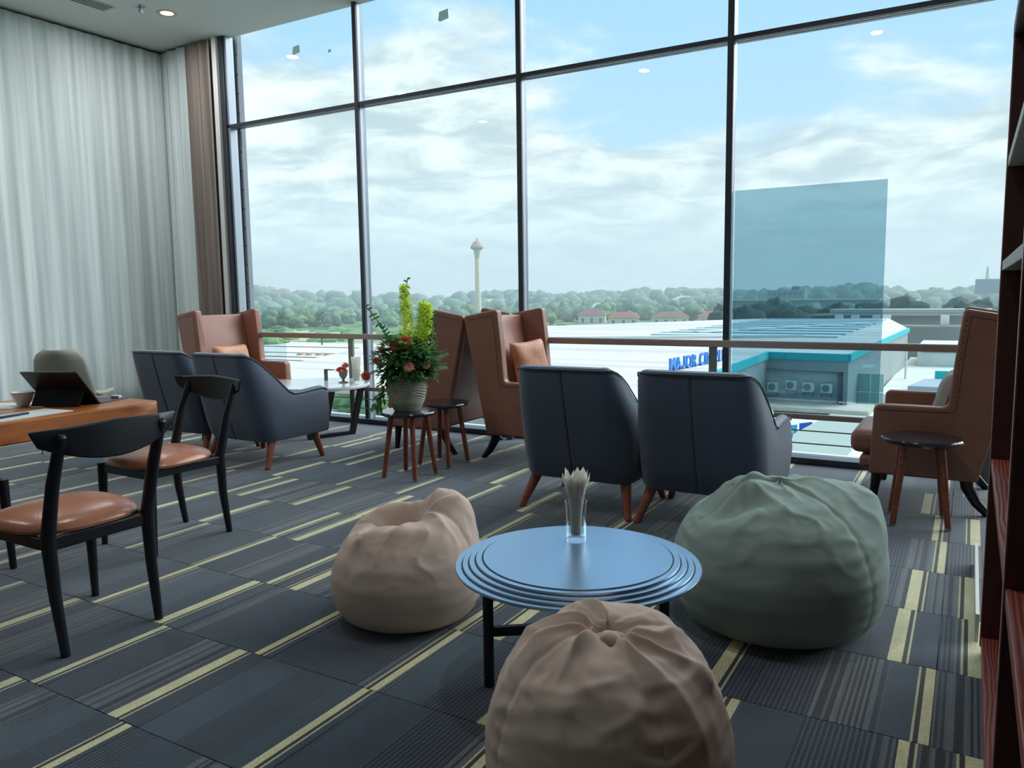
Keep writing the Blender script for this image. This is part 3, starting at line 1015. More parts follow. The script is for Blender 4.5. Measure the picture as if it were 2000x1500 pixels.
# foliage mass
for name, mat, n_, seed in (('foliage', LEAFD, 800, 1), ('foliage', LEAFG, 600, 2)):
    q = MB()
    rr = random.Random(seed)
    for k in range(n_):
        a = rr.uniform(0, 2 * PI)
        el = rr.uniform(-0.45, 1.2)
        rad = rr.uniform(0.07, 0.215) * (1.0 if el > 0 else 0.9)
        c0 = V(math.cos(a) * math.cos(el) * rad, math.sin(a) * math.cos(el) * rad * 0.9, 0.31 + math.sin(el) * rad * 1.0)
        d = V(math.cos(a), math.sin(a), math.sin(el) * 0.8 + rr.uniform(-.5, .5))
        q.add(*leaf_pts(c0, d, rr.uniform(0.04, 0.085), rr.uniform(0.011, 0.022), rr.uniform(0, .8)))
    # hanging sprig on the left
    for k in range(46 if seed == 1 else 20):
        tt = rr.random()
        c0 = V(-0.10 - 0.10 * tt + rr.uniform(-.03, .03), -0.05 + rr.uniform(-.05, .05), 0.30 - 0.27 * tt)
        q.add(*leaf_pts(c0, V(rr.uniform(-1, .3), rr.uniform(-1, 1), rr.uniform(-1, .2)), 0.045, 0.012, .5))
    o = q.build(name, mat, va)
    o['kind'] = 'stuff'
# lime flower spikes (drooping dense plumes)
for (base, top, wd) in ((V(0.0, 0, 0.34), V(-0.005, 0, 0.85), 0.075), (V(0.05, 0.02, 0.32), V(0.125, 0.0, 0.74), 0.060), (V(0.085, 0.03, 0.32), V(0.155, 0.04, 0.72), 0.055)):
    q = MB()
    rr = random.Random(int(top.z * 1000))
    for k in range(1000):
        tt = rr.random() ** 0.9
        c0 = base.lerp(top, tt) + V(0.02 * math.sin(tt * 3), 0, 0)
        w_ = wd * (1 - tt * 0.75) * (0.5 + 0.5 * min(1, tt * 4))
        a = rr.uniform(0, 2 * PI)
        c0 = c0 + V(math.cos(a) * w_ * rr.uniform(.3, 1), math.sin(a) * w_, 0)
        q.add(*leaf_pts(c0, V(math.cos(a), math.sin(a), rr.uniform(-.6, .8)), 0.027, 0.009, 0))
    q.tube([tuple(base), tuple(top)], [0.006, 0.002], 6)
    q.build('flower_spike', LEAFY, va)
# eucalyptus branch at left, tip sprig above
for (base, mid, top, n_) in ((V(-0.05, 0, 0.34), V(-0.12, 0, 0.55), V(-0.265, 0, 0.72), 34), (V(0.0, 0, 0.7), V(0.01, 0, 0.83), V(0.03, 0, 0.90), 10), (V(0.13, 0.02, 0.35), V(0.19, 0.02, 0.52), V(0.20, 0, 0.66), 22)):
    q = MB()
    pts = []
    for k in range(13):
        tt = k / 12
        pts.append(base * (1 - tt) ** 2 + mid * 2 * tt * (1 - tt) + top * tt * tt)
    q.tube(pts, 0.003, 5)
    for k in range(n_):
        tt = k / n_
        p = base * (1 - tt) ** 2 + mid * 2 * tt * (1 - tt) + top * tt * tt
        s_ = 1 if k % 2 else -1
        q.add(*leaf_pts(p, V(s_ * 0.55, -0.35 + rr.uniform(-.2, .2), rr.choice((-0.5, 0.7))), 0.048 * (1.1 - 0.5 * tt), 0.021, 0.2))
    q.build('leafy_branch', LEAFD, va)
# fern fronds to the right
for (base, d, L) in ((V(0.10, -0.02, 0.34), V(1, -0.2, 0.35), 0.20), (V(0.10, -0.03, 0.31), V(1, -0.3, 0.02), 0.19), (V(0.08, -0.03, 0.28), V(0.9, -0.4, -0.25), 0.13), (V(-0.1, -0.02, 0.36), V(-1, -0.2, 0.3), 0.13), (V(0.08, 0, 0.44), V(.9, .1, .6), .14)):
    d = d.normalized()
    q = MB()
    q.tube([base, base + d * L], [0.003, 0.001], 5)
    for k in range(16):
        tt = 0.25 + 0.75 * k / 16
        for s_ in (-1, 1):
            dd = d * 0.7 + Vector((0, 0, 1)) * s_ * 0.7
            q.add(*leaf_pts(base + d * L * tt, dd, 0.055 * (1.2 - 0.6 * tt), 0.006, 0.2))
    q.build('fern_frond', LEAFG, va)
q = MB()
q.add(*leaf_pts(V(0.13, -0.05, 0.40), V(0.6, -0.1, 0.6), 0.11, 0.035, 0.1))
q.build('broad_leaf', LEAFB, va)
q = MB()
q.add(*leaf_pts(V(-0.09, -0.08, 0.37), V(-0.7, -0.2, 0.5), 0.09, 0.03, 0.1))
q.build('broad_leaf', LEAFB, va)
for i, (a, b, c, rd, mt) in enumerate(((0.015, -0.12, 0.475, 0.055, CORAL), (-0.05, -0.11, 0.445, 0.052, CORAL), (-0.145, -0.08, 0.42, 0.035, CORAL), (-0.265, -0.05, 0.245, 0.045, CORAL),
                                       (0.045, -0.20, 0.315, 0.045, PEACHP), (-0.19, -0.08, 0.35, 0.03, CORAL), (0.155, -0.14, 0.32, 0.032, PEACHP))):
    place_flower(va, V(a, b, c), rd, mt, (1.2, 0.2 * (i % 3 - 1), YAW), i, 'blossom')
q = MB()
q.tube([V(-0.12, -0.04, 0.27), V(-0.20, -0.05, 0.27), V(-0.262, -0.05, 0.243)], 0.003, 5)
q.build('stem', LEAFG, va)


# ------------------------------------------------------------------ bean bags
def seg_dist(P, a, b):
    a, b = np.array(a), np.array(b)
    ab = b - a
    t_ = np.clip(((P - a) @ ab) / (ab @ ab), 0, 1)
    return np.linalg.norm(P - (a + t_[:, None] * ab), axis=1), t_


def beanbag(label, loc, R, H, mat, bumps, ridges, seed, sx_=1.0, knob=None, seams=(), prof=None, gather=None):
    T = thing('beanbag', label, 'beanbag', loc, YAW)
    NU, NV = 260, 150
    prof = prof or [(0.0, 1.0), (0.28, 0.992), (0.54, 0.945), (0.76, 0.83), (0.91, 0.67), (0.99, 0.48), (1.0, 0.32), (0.95, 0.16), (0.85, 0.05), (0.72, 0.004), (0.35, 0.0), (0.0, 0.0)]
    ar = [0]
    for i in range(1, len(prof)):
        ar.append(ar[-1] + math.hypot((prof[i][0] - prof[i - 1][0]) * R, (prof[i][1] - prof[i - 1][1]) * H))
    tt = np.linspace(0, ar[-1], NV)
    pr_ = np.interp(tt, ar, [p[0] * R for p in prof])
    pz = np.interp(tt, ar, [p[1] * H for p in prof])
    for _ in range(5):   # soften the interpolated profile
        pr_[1:-1] = (pr_[:-2] + 2 * pr_[1:-1] + pr_[2:]) / 4
        pz[1:-1] = (pz[:-2] + 2 * pz[1:-1] + pz[2:]) / 4
    pr_[0] = pr_[-1] = 0.0005
    dr, dz = np.gradient(pr_), np.gradient(pz)
    nl = np.hypot(dr, dz)
    nr, nz = -dz / nl, dr / nl
    ph = np.linspace(0, 2 * PI, NU, endpoint=False)
    Pm = np.stack([np.outer(pr_, np.cos(ph)) * sx_, np.outer(pr_, np.sin(ph)), np.outer(pz, np.ones(NU))], -1).reshape(-1, 3)
    Nm = np.stack([np.outer(nr, np.cos(ph)), np.outer(nr, np.sin(ph)), np.outer(nz, np.ones(NU))], -1).reshape(-1, 3)
    top = np.clip((Pm[:, 2] / H - 0.35) / 0.5, 0, 1)
    side = np.clip(Pm[:, 2] / (0.12 * H), 0, 1)
    phv = np.tile(ph, NV)
    disp = np.zeros(len(Pm))
    for (a, b, amp, wd) in ridges:
        d, t_ = seg_dist(Pm, a, b)
        damp = 1.0 if not gather else 1 - 0.92 * np.exp(-(np.hypot(Pm[:, 0] - gather[0], Pm[:, 1] - gather[1]) / 0.055) ** 2)
        disp += damp * amp * np.exp(-(d / wd) ** 1.3) * (1 - 0.35 * t_)
    for s_ in seams:
        dphi = np.abs((phv - s_ + PI) % (2 * PI) - PI) * np.maximum(np.hypot(Pm[:, 0], Pm[:, 1]), 0.01)
        disp -= 0.006 * np.exp(-(dphi / 0.006) ** 2) * side
        disp += 0.0035 * np.exp(-(dphi / 0.05) ** 2) * np.sin(Pm[:, 2] * 130 + 3 * np.sin(phv * 4)) * side * 0.8
    nz_ = np.array([noise.fractal(Vector((p[0] * 5 + seed, p[1] * 5, p[2] * 5)), 1.0, 2.0, 3) for p in Pm])
    cr = np.array([1 - abs(noise.noise(Vector((p[0] * 7 + seed * 3, p[1] * 7, p[2] * 10)))) * 2.2 for p in Pm])
    cr = np.clip(cr, 0, 1) ** 4
    cr2 = np.array([1 - abs(noise.noise(Vector((p[0] * 13, p[1] * 13 + seed, p[2] * 22)))) * 2.2 for p in Pm])
    cr2 = np.clip(cr2, 0, 1) ** 4
    disp += side * (0.0026 * nz_ + 0.0075 * cr * top ** 1.5 + 0.0022 * cr2 * (0.1 + top))
    if gather:
        gx, gy, amp_, ext_, npl = gather
        rho = np.hypot(Pm[:, 0] - gx, Pm[:, 1] - gy)
        ga = np.arctan2(Pm[:, 1] - gy, Pm[:, 0] - gx)
        ga = ga + 0.35 * np.sin(2 * ga + seed) + 0.25 * np.sin(rho * 14 + seed)
        w1 = np.abs(np.sin(ga * npl / 2 + seed))
        w2_ = np.abs(np.sin(ga * (npl + 4) / 2 + 1.3 * seed))
        up_ = np.clip((Pm[:, 2] / H - 0.3) / 0.3, 0, 1)
        env = (1 - np.exp(-(rho / 0.035) ** 2)) * np.exp(-(rho / ext_) ** 2)
        disp += up_ * env * amp_ * (1.0 - 1.6 * w1 ** 0.8) + up_ * env * amp_ * 0.35 * (0.6 - w2_)
    Q = Pm + Nm * disp[:, None]
    for (c, rad, vec) in bumps:
        d = np.linalg.norm((Pm - np.array(c)) / np.array(rad if isinstance(rad, tuple) else (rad,) * 3), axis=1)
        Q += np.exp(-d ** 2)[:, None] * np.array(vec)
    Qg = Q.reshape(NV, NU, 3)
    for _ in range(3):
        av = (np.roll(Qg, 1, 1) + np.roll(Qg, -1, 1)) / 2
        Qg[1:-1] = 0.5 * Qg[1:-1] + 0.25 * av[1:-1] + 0.125 * (Qg[:-2] + Qg[2:])
    Q = Qg.reshape(-1, 3)
    Q[:, 2] = np.maximum(Q[:, 2], 0.0)
    q = MB()
    q.grid([[tuple(Q[i * NU + j]) for j in range(NU)] for i in range(NV)], closeu=True)
    q.build('cover', mat, T, smooth=True).data.set_sharp_from_angle(angle=3.1)
    if knob:
        kx, ky, kz = knob
        k_ = MB()
        rows = []
        for i in range(14):
            a = PI * i / 13
            rows.append([(kx + 0.034 * math.sin(a) * math.cos(b) * (1 + 0.2 * math.sin(5 * b)), ky + 0.024 * math.sin(a) * math.sin(b) * (1 + 0.2 * math.sin(4 * b)), kz + 0.018 * math.cos(a)) for b in np.linspace(0, 2 * PI, 20, endpoint=False)])
        k_.grid(rows, closeu=True).build('top_tuft', mat, T, smooth=True)
    return T


# local frame of the bags: +x = right in the view, -y = towards the viewer
beanbag('beige canvas beanbag nearest the camera with a knotted top', (-0.70, 1.62, 0), 0.292, 0.475, BEIGE,
        bumps=[((0.0, -0.02, 0.475), 0.05, (0, 0, -0.045)), ((-0.12, -0.12, 0.44), 0.06, (0, 0, -0.03)), ((0.12, -0.05, 0.45), 0.05, (0, 0, -0.02)),
               ((-0.16, -0.05, 0.44), (0.08, 0.05, 0.1), (0, 0, 0.018)), ((0.02, 0.12, 0.45), (0.16, 0.06, 0.1), (0, 0, 0.02))],
        ridges=[((0, -0.03, .475), (-0.20, -0.16, 0.40), 0.022, 0.022), ((0, -0.03, .475), (0.03, -0.24, 0.36), 0.014, 0.018), ((0, -0.03, .475), (0.23, -0.12, 0.37), 0.020, 0.022),
                ((0, 0, .475), (-0.17, 0.08, 0.42), 0.018, 0.02), ((0, 0, .475), (0.0, 0.18, 0.42), 0.018, 0.02), ((0, 0, .475), (0.15, 0.10, 0.42), 0.018, 0.02),
                ((0.0, -0.05, .47), (0.12, -0.2, 0.36), 0.012, 0.012), ((-0.10, -0.20, .38), (-0.28, -0.06, 0.30), 0.010, 0.012)],
        seed=1, gather=(0.0, -0.035, 0.020, 0.20, 7), knob=(0.0, -0.045, 0.456), seams=(-1.25, -2.7, 0.2, 2.0))
beanbag('beige canvas beanbag with a slumped hollow top, left of the coffee table', (-1.87, 2.36, 0), 0.300, 0.37, BEIGE,
        bumps=[((0.16, 0.06, 0.32), (0.15, 0.13, 0.22), (0.04, 0.02, 0.115)), ((-0.02, -0.01, 0.37), (0.065, 0.055, 0.15), (0, 0, -0.11)), ((-0.10, 0.10, 0.35), (0.14, 0.08, 0.15), (0, 0, 0.045)),
               ((-0.06, 0.02, 0.37), (0.09, 0.06, 0.15), (0, 0, -0.07)), ((-0.02, -0.14, 0.33), (0.16, 0.05, 0.12), (0, -0.01, 0.025)), ((0.26, 0.02, 0.22), (0.07, 0.1, 0.12), (-0.02, 0, 0.0))],
        ridges=[((0.03, -0.04, .35), (0.10, 0.08, 0.38), 0.03, 0.022), ((0.02, -0.06, .35), (-0.15, -0.14, 0.31), 0.024, 0.02), ((0.10, -0.10, .33), (0.24, -0.06, 0.28), 0.012, 0.014),
                ((0.10, -0.02, .36), (0.24, 0.0, 0.30), 0.012, 0.012), ((-0.15, -0.14, .31), (-0.22, -0.02, 0.30), 0.014, 0.016), ((-0.22, -0.18, .04), (0.2, -0.22, 0.04), 0.008, 0.012)],
        seed=5, gather=(0.03, -0.05, 0.014, 0.20, 6), seams=(-0.35, 2.9, 1.2))
beanbag('large sage green canvas beanbag to the right of the coffee table', (-0.60, 2.98, 0), 0.390, 0.50, GREEN,
        bumps=[((-0.12, 0.02, 0.47), (0.085, 0.09, 0.2), (0.0, 0, 0.05)), ((0.27, 0.0, 0.36), (0.13, 0.16, 0.16), (0.035, 0, 0.055)), ((-0.27, -0.02, 0.44), (0.06, 0.1, 0.15), (0, 0, -0.04)), ((-0.17, -0.10, 0.44), (0.07, 0.05, 0.12), (0, 0, -0.055)), ((0.10, 0.02, 0.46), (0.16, 0.12, 0.2), (0.02, 0, 0.035)),
               ((-0.30, -0.05, 0.38), (0.10, 0.12, 0.15), (0, 0, 0.025)), ((0.30, 0.0, 0.36), (0.10, 0.15, 0.12), (0.02, 0, 0.03))],
        ridges=[((-0.10, -0.06, .49), (0.28, -0.12, 0.33), 0.026, 0.022), ((-0.10, -0.04, .49), (0.20, 0.04, 0.42), 0.018, 0.02), ((-0.17, -0.12, .43), (0.02, -0.20, 0.40), 0.018, 0.018),
                ((-0.22, -0.08, .42), (-0.12, -0.16, 0.42), 0.016, 0.014), ((-0.30, -0.16, .33), (-0.20, -0.22, 0.33), 0.010, 0.012)],
        seed=9, gather=(-0.13, 0.0, 0.013, 0.24, 5), seams=(-0.95, -3.0, 1.0), knob=(-0.13, 0.0, 0.515))


# ------------------------------------------------------------------ dining chair (faces +Y)
def make_dining(label, loc, rz):
    T = thing('dining_chair', label, 'chair', loc, rz, 'black dining chairs with tan seats')
    # seat cushion
    rows = []
    n = 40
    for lvl, (k, zz) in enumerate([(0.0, 0.487), (0.25, 0.4865), (0.5, 0.483), (0.72, 0.474), (0.88, 0.462), (0.97, 0.449), (1.0, 0.435), (0.985, 0.424), (0.95, 0.420), (0.0, 0.420)]):
        row = []
        for j in range(n):
            a = 2 * PI * j / n
            ca, sa = math.cos(a), math.sin(a)
            e = 2 / 3.0
            x = 0.232 * math.copysign(abs(ca) ** e, ca)
            y = 0.225 * math.copysign(abs(sa) ** e, sa)
            x *= 1.0 + 0.10 * (y / 0.225)
            row.append((x * max(k, .001), y * max(k, .001) + 0.01, zz))
        rows.append(row)
    MB().grid(rows, closeu=True).build('seat', LEATHER_S, T, smooth=True)
    for sx_ in (-1, 1):
        MB().tube([(sx_ * 0.183, -0.245, 0.0), (sx_ * 0.187, -0.215, 0.22), (sx_ * 0.190, -0.205, 0.42), (sx_ * 0.190, -0.262, 0.62), (sx_ * 0.188, -0.330, 0.79), (sx_ * 0.188, -0.333, 0.797)],
                  [0.0155, 0.021, 0.0255, 0.0225, 0.0185, 0.010], 12).build('leg', BLACKW, T, smooth=True)
        MB().tube([(sx_ * 0.208, 0.212, 0.0), (sx_ * 0.200, 0.200, 0.40), (sx_ * 0.200, 0.200, 0.424)], [0.0145, 0.024, 0.024], 12).build('leg', BLACKW, T, smooth=True)
    MB().box(-0.185, 0.185, -0.215, -0.19, 0.375, 0.421).build('apron', BLACKW, T, bevel=0.004)
    MB().box(-0.195, 0.195, 0.185, 0.21, 0.375, 0.421).build('apron', BLACKW, T, bevel=0.004)
    for sx_ in (-1, 1):
        MB().box(sx_ * 0.197 - 0.012, sx_ * 0.197 + 0.012, -0.188, 0.184, 0.38, 0.421).build('apron', BLACKW, T, bevel=0.004)
    rows = []
    for i in range(29):
        x = -0.27 + 0.54 * i / 28
        k = abs(x) / 0.27
        y = -0.343 + 0.65 * x * x
        zt = 0.825 - 0.012 * k
        zb = 0.692 + 0.075 * k ** 2
        if k > 0.93:
            zb += (k - 0.93) * 0.5
        th = 0.011 * (1 - 0.45 * k ** 3)
        zm = (zt + zb) / 2
        rows.append([(x, y - th, zb + 0.006), (x, y - th * 1.15, zm), (x, y - th, zt - 0.006), (x, y - th * .4, zt), (x, y + th * .4, zt), (x, y + th, zt - 0.006), (x, y + th * .8, zm), (x, y + th, zb + 0.006), (x, y + th * .4, zb), (x, y - th * .4, zb)])
    MB().grid(rows, closeu=True, caps=True).build('backrest', BLACKW, T, smooth=True)
    return T


dc = make_dining('black dining chair nearest the camera, its back across the timber table', (-2.93, 1.645, 0), PI / 2)
dup(dc, 'black dining chair at the end of the timber table, in front of the armchairs', (-3.565, 2.505, 0), PI - 0.02, 'black dining chairs with tan seats')
dup(dc, 'dining chair of which only a seat corner shows at the left edge', (-4.02, 1.66, 0), -PI / 2, 'black dining chairs with tan seats')

# ------------------------------------------------------------------ timber table and things on it
dt = thing('timber_table', 'thick orange timber slab table with a waney edge', 'table', (0, 0, 0))
rows = []
q = MB()
edge = []
for k in range(13):
    y = 2.36 - k * 0.14
    edge.append((-3.37 + 0.012 * math.sin(k * 1.7) - 0.012 * k / 12, y))
poly = [(-4.12, 0.7), (-4.12, 2.30), (-4.08, 2.37), (-3.75, 2.385), (-3.42, 2.395)] + edge[0:] + [(-3.40, 0.7)]
q.prism(poly, 0.655, 0.75, 'z')
q.build('table_top', SLABW, dt, bevel=0.008)
MB().box(-3.95, -3.56, 0.85, 1.15, 0.06, 0.654).build('pedestal', SLABW, dt, bevel=0.01)
MB().box(-4.05, -3.46, 0.78, 1.22, 0.0, 0.059).build('foot', BLACKW, dt, bevel=0.01)

# tablet on its kickstand with folio keyboard; hinge line along the near edge
tb = thing('tablet_computer', 'black tablet computer propped on its kickstand with a thin keyboard', 'tablet', (-3.675, 2.10, 0.7502), YAW - 0.16)
w2 = 0.145
A0, A1 = Vector((0, -0.055, 0.0)), Vector((0, 0.02, 0.0))
dirp = Vector((0, -0.62, 0.78)).normalized()


def slab(name, mat, p0, dx0, dx1, dv, L, th, parent, x_off=0.0):
    dv = Vector(dv).normalized()
    nn = Vector((1, 0, 0)).cross(dv).normalized()
    q = MB()
    c = Vector(p0)
    vs = []
    for s_ in (0, th):
        for (a, b) in ((dx0, 0), (dx1, 0), (dx1, L), (dx0, L)):
            vs.append(c + Vector((a, 0, 0)) + dv * b + nn * s_)
    q.add(vs, [(0, 3, 2, 1), (4, 5, 6, 7), (0, 1, 5, 4), (1, 2, 6, 5), (2, 3, 7, 6), (3, 0, 4, 7)])
    return q.build(name, mat, parent, bevel=0.002)


slab('screen_body', TABLET, (0, 0.045, 0.004), -w2, w2, (0, -0.64, 0.72), 0.22, 0.008, tb)
slab('kickstand', TABLET, (0, -0.075, 0.002), -w2 + 0.02, w2 - 0.02, (0, 0.40, 0.70), 0.085, 0.003, tb)
MB().box(-w2, w2, 0.055, 0.25, 0.0, 0.005).build('keyboard', pmat('keyboard_grey', (70, 78, 88), 0.5), tb, bevel=0.002)
MB().box(w2 - 0.055, w2 - 0.01, 0.19, 0.215, 0.006, 0.02).build('charger_plug', WHITEP, tb, bevel=0.003)

cp = thing('coffee_cup', 'white ceramic coffee cup on the timber table', 'cup', (-3.83, 1.985, 0.7502))
MB().lathe([(0.0, 0.0), (0.024, 0.0), (0.026, 0.004), (0.040, 0.028), (0.047, 0.055), (0.0485, 0.064), (0.0455, 0.064), (0.043, 0.052), (0.034, 0.024), (0.0, 0.012)], 36).build('bowl', CERAM, cp, smooth=True)
hp = [(0.045 + 0.022 * math.sin(a), 0, 0.038 + 0.018 * math.cos(a)) for a in np.linspace(0, PI, 10)]
hh = MB().tube(hp, 0.0045, 8).build('cup_handle', CERAM, cp, smooth=True)
hh.rotation_euler = (0, 0, 0.9)
pp = tag(MB().box(-0.16, 0.12, -0.11, 0.11, 0, 0.0025).build('paper_sheet', PAPER), 'white papers under the coffee cup', 'paper')
pp.location = (-3.93, 1.93, 0.7501 - 0.0001)
pp.rotation_euler = (0, 0, 0.5)
cp.location.z = 0.7528
pp2 = tag(MB().box(-0.075, 0.11, -0.19, 0.15, 0, 0.003).build('notebook', PAPER), 'white notepad lying open at the near table edge', 'notepad')
pp2.location = (-3.53, 1.83, 0.7501)
pp2.rotation_euler = (0, 0, 0.12)
ph = tag(MB().box(-0.010, 0.010, -0.07, 0.07, 0, 0.009).build('pen_case', pmat('navy_plastic', (36, 42, 66), 0.35), bevel=0.003), 'dark blue pen on the notepad', 'pen')
ph.location = (-3.50, 1.77, 0.7532)
ph.rotation_euler = (0, 0, 0.25)

# shell chair by the curtain
SH = pmat('taupe_shell', (150, 148, 136), 0.7)
sc_ = thing('shell_chair', 'taupe padded shell chair on thin metal legs by the curtain', 'chair', (-6.42, 3.74, 0), 0.62)
rows = []
for i in range(21):
    tt = i / 20          # 0 front edge .. 1 top of back
    if tt < 0.5:
        y, zz = 0.22 - 0.84 * tt * 1.0, 0.45 - 0.02 * math.sin(tt * 2 * PI)
    else:
        k = (tt - 0.5) * 2
        y, zz = -0.20 - 0.10 * k, 0.43 + 0.42 * k
    hw_ = 0.23 if tt < 0.55 else 0.23 - 0.055 * ((tt - 0.55) / 0.45) ** 1.5
    if tt > 0.9:
        hw_ *= math.sqrt(max(0.02, 1 - ((tt - 0.9) / 0.1) ** 2 * 0.62))
    row = []
    for j in range(17):
        a = -1 + 2 * j / 16
        wrap = 0.07 * a * a * (0.4 + 0.6 * min(1, tt * 1.5))
        x = a * hw_
        if tt < 0.5:
            row.append((x, y, zz + wrap))
        else:
            row.append((x, y + wrap * 1.2, zz))
    rows.append(row)
o = MB().grid(rows).build('shell', SH, sc_, smooth=True)
so = o.modifiers.new('s', 'SOLIDIFY')
so.thickness = 0.028
so.offset = 0
for sx_ in (-1, 1):
    for sy in (-1, 1):
        MB().tube([(sx_ * 0.12, sy * 0.12, 0.43), (sx_ * 0.2, sy * 0.2, 0.0)], [0.012, 0.008], 8).build('leg', STEEL, sc_, smooth=True)

# ------------------------------------------------------------------ bookcase on the right
bk = thing('bookcase', 'tall reddish-brown open bookcase along the right side', 'bookcase', (0.078, 0, 0))
D = 0.36
MB().box(0, D, 2.985, 3.02, 0.03, 2.02).build('side_panel', SHELFD, bk, bevel=0.002)
MB().box(0, D, 1.685, 1.715, 0.03, 2.02).build('side_panel', SHELFD, bk, bevel=0.002)
MB().box(0, D, 0.40, 0.43, 0.03, 2.02).build('side_panel', SHELFD, bk, bevel=0.002)
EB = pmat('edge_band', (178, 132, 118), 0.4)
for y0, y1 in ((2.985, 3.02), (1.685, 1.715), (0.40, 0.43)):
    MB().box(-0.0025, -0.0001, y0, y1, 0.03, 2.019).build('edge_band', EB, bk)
MB().box(-0.003, D, 0.38, 3.03, 2.021, 2.06).build('top_board', SHELFD, bk, bevel=0.002)
MB().box(D - 0.012, D, 0.44, 2.98, 0.04, 2.015).build('back_panel', SHELFD, bk)
for (y0, y1) in ((1.716, 2.984), (0.431, 1.684)):
    for zz in (0.035, 0.65, 1.295, 1.62):
        MB().box(0.001, D - 0.013, y0, y1, zz, zz + 0.03).build('shelf_board', SHELFW if zz < 1 else wood_mat('pale_edge_board', (150, 150, 140), (186, 186, 176), 6, 0.5), bk, bevel=0.002)
for y in (3.0, 1.7, 0.42):
    MB().box(0.01, D - 0.01, y - 0.014, y + 0.014, 0.0, 0.029).build('foot', BLACKW, bk)
struct(MB().box(0.062, 0.074, 3.1, 4.0, 0.0, 0.10).build('baseboard_right', WHITEP))

# ------------------------------------------------------------------ exterior
ZG = -16.0
# terrain with a low hill line
rows = []
for r_ in (60, 150, 300, 450, 560, 640, 720, 820, 950, 1300, 2600):
    row = []
    for k in range(61):
        an = math.radians(-80 + 100 * k / 60)     # angle from +Y, negative = left
        hill = 9 + 17 * math.exp(-((math.degrees(an) + 52) / 6) ** 2) + 2.0 * math.sin(k * 0.9) + 1.2 * math.sin(k * 2.3)
        kz = smooth01(480, 850, r_)
        zz = ZG + hill * kz + (2.0 if r_ > 2000 else 0)
        row.append((r_ * math.sin(an), r_ * math.cos(an), zz))
    rows.append(row)
tr = MB().grid(rows).build('terrain', GRASS, smooth=True)
struct(tr, 'green land beyond the roofs')
MB_near = MB().prism([(-320, 285), (-200, 268), (-90, 230), (40, 230), (60, 15), (-330, 15)], ZG + 0.05, ZG + 0.35, 'z')
struct(MB_near.build('ground_yard', CONC), 'pale concrete yard')

ROOF = bpy.data.materials.new('ribbed_roof')
ROOF.use_nodes = True
t = NT(ROOF.node_tree)
co = t.node('ShaderNodeTexCoord').outputs['Object']
sxyz = t.node('ShaderNodeSeparateXYZ', {0: co})
band = t.node('ShaderNodeTexNoise', {'Vector': t.node('ShaderNodeMapping', {'Vector': co, 'Scale': (0.02, 0.30, 1), 'Rotation': (0, 0, 0.15)}).outputs[0], 'Scale': 1.0, 'Detail': 4.0})
c = t.ramp(band.outputs[0], [(0.32, rgb(196, 178, 168)), (0.5, rgb(214, 204, 192)), (0.62, rgb(222, 222, 214))])
t.node('ShaderNodeOutputMaterial', {'Surface': t.node('ShaderNodeBsdfPrincipled', {'Base Color': c, 'Roughness': 0.7}).outputs[0]})
SKYL = pmat('roof_skylight', (196, 214, 216), 0.5)
RDARK = pmat('roof_gutter', (120, 134, 138), 0.8)

mall = thing('shopping_mall', 'wide pale-roofed shopping mall with a teal fascia stripe', 'building', (0, 0, 0))
A_, B_, C_, D_ = (-14.0, 34.0), (-15.1, 69.2), (-8.5, 68.6), (-7.3, 118.0)
MB().prism([A_, B_, C_, D_, (-13, 158), (-36, 152), (-62, 112), (-60, 75), (-42, 34)], -4.35, -4.0, 'z').build('roof', ROOF, mall)
for k in range(9):
    y = 92 + k * 6.5
    x0 = -34 + k * 0.3
    MB().box(x0, -12.5, y, y + 3.2, -3.99, -3.80).build('skylight_strip', SKYL, mall)
    MB().box(x0, -12.5, y + 3.3, y + 3.8, -3.99, -3.75).build('roof_gutter', pmat('roof_gutter', (156, 172, 176), .8), mall)
MB().prism([(-56, 74), (-16, 92), (-16, 93.2), (-56, 75.5)], -3.99, -3.7, 'z').build('roof_ridge', WHITEW, mall)
MB().prism([(-30, 96), (-12, 130), (-11.4, 129.6), (-29, 95.4)], -3.78, -3.6, 'z').build('roof_ridge', WHITEW, mall)
for (p, q_) in ((A_, B_), (B_, C_), (C_, D_)):
    dx, dy = q_[0] - p[0], q_[1] - p[1]
    L = math.hypot(dx, dy)
    nx, ny = dy / L, -dx / L
    e = 0.25
    pl = [p, q_, (q_[0] + nx * e, q_[1] + ny * e), (p[0] + nx * e, p[1] + ny * e)]
    MB().prism(pl, -4.55, -3.96, 'z').build('fascia', TEAL, mall)
    pl2 = [(p[0] - nx * .3, p[1] - ny * .3), (q_[0] - nx * .3, q_[1] - ny * .3), (q_[0] + nx * .05, q_[1] + ny * .05), (p[0] + nx * .05, p[1] + ny * .05)]
    MB().prism(pl2, -16 if p is not B_ else -5.45, -4.56, 'z').build('facade_wall', GREYW, mall)
MB().box(-15.2, -9.3, 69.6, 70.0, -8.15, -5.46).build('plant_wall', pmat('plant_wall', (196, 206, 206), .9), mall)
MB().box(-15.3, -9.0, 68.9, 69.3, -5.56, -5.46).build('plant_wall_coping', RDARK, mall)
MB().box(-9.28, -8.75, 69.2, 70.0, -8.0, -5.57).build('pier', pmat('grey_pier', (120, 122, 126), .8), mall)
MB().box(-22, -6.5, 65.5, 69.9, -8.5, -8.15).build('terrace', pmat('terrace_grey', (168, 170, 162), .9, 0, .15, .6), mall)
MB().box(-24, -4.0, 18, 69.0, -16, -8.60).build('forecourt', CONC, mall)
CURT = pmat('curtain_glass', (128, 168, 166), 0.15, 0.2)
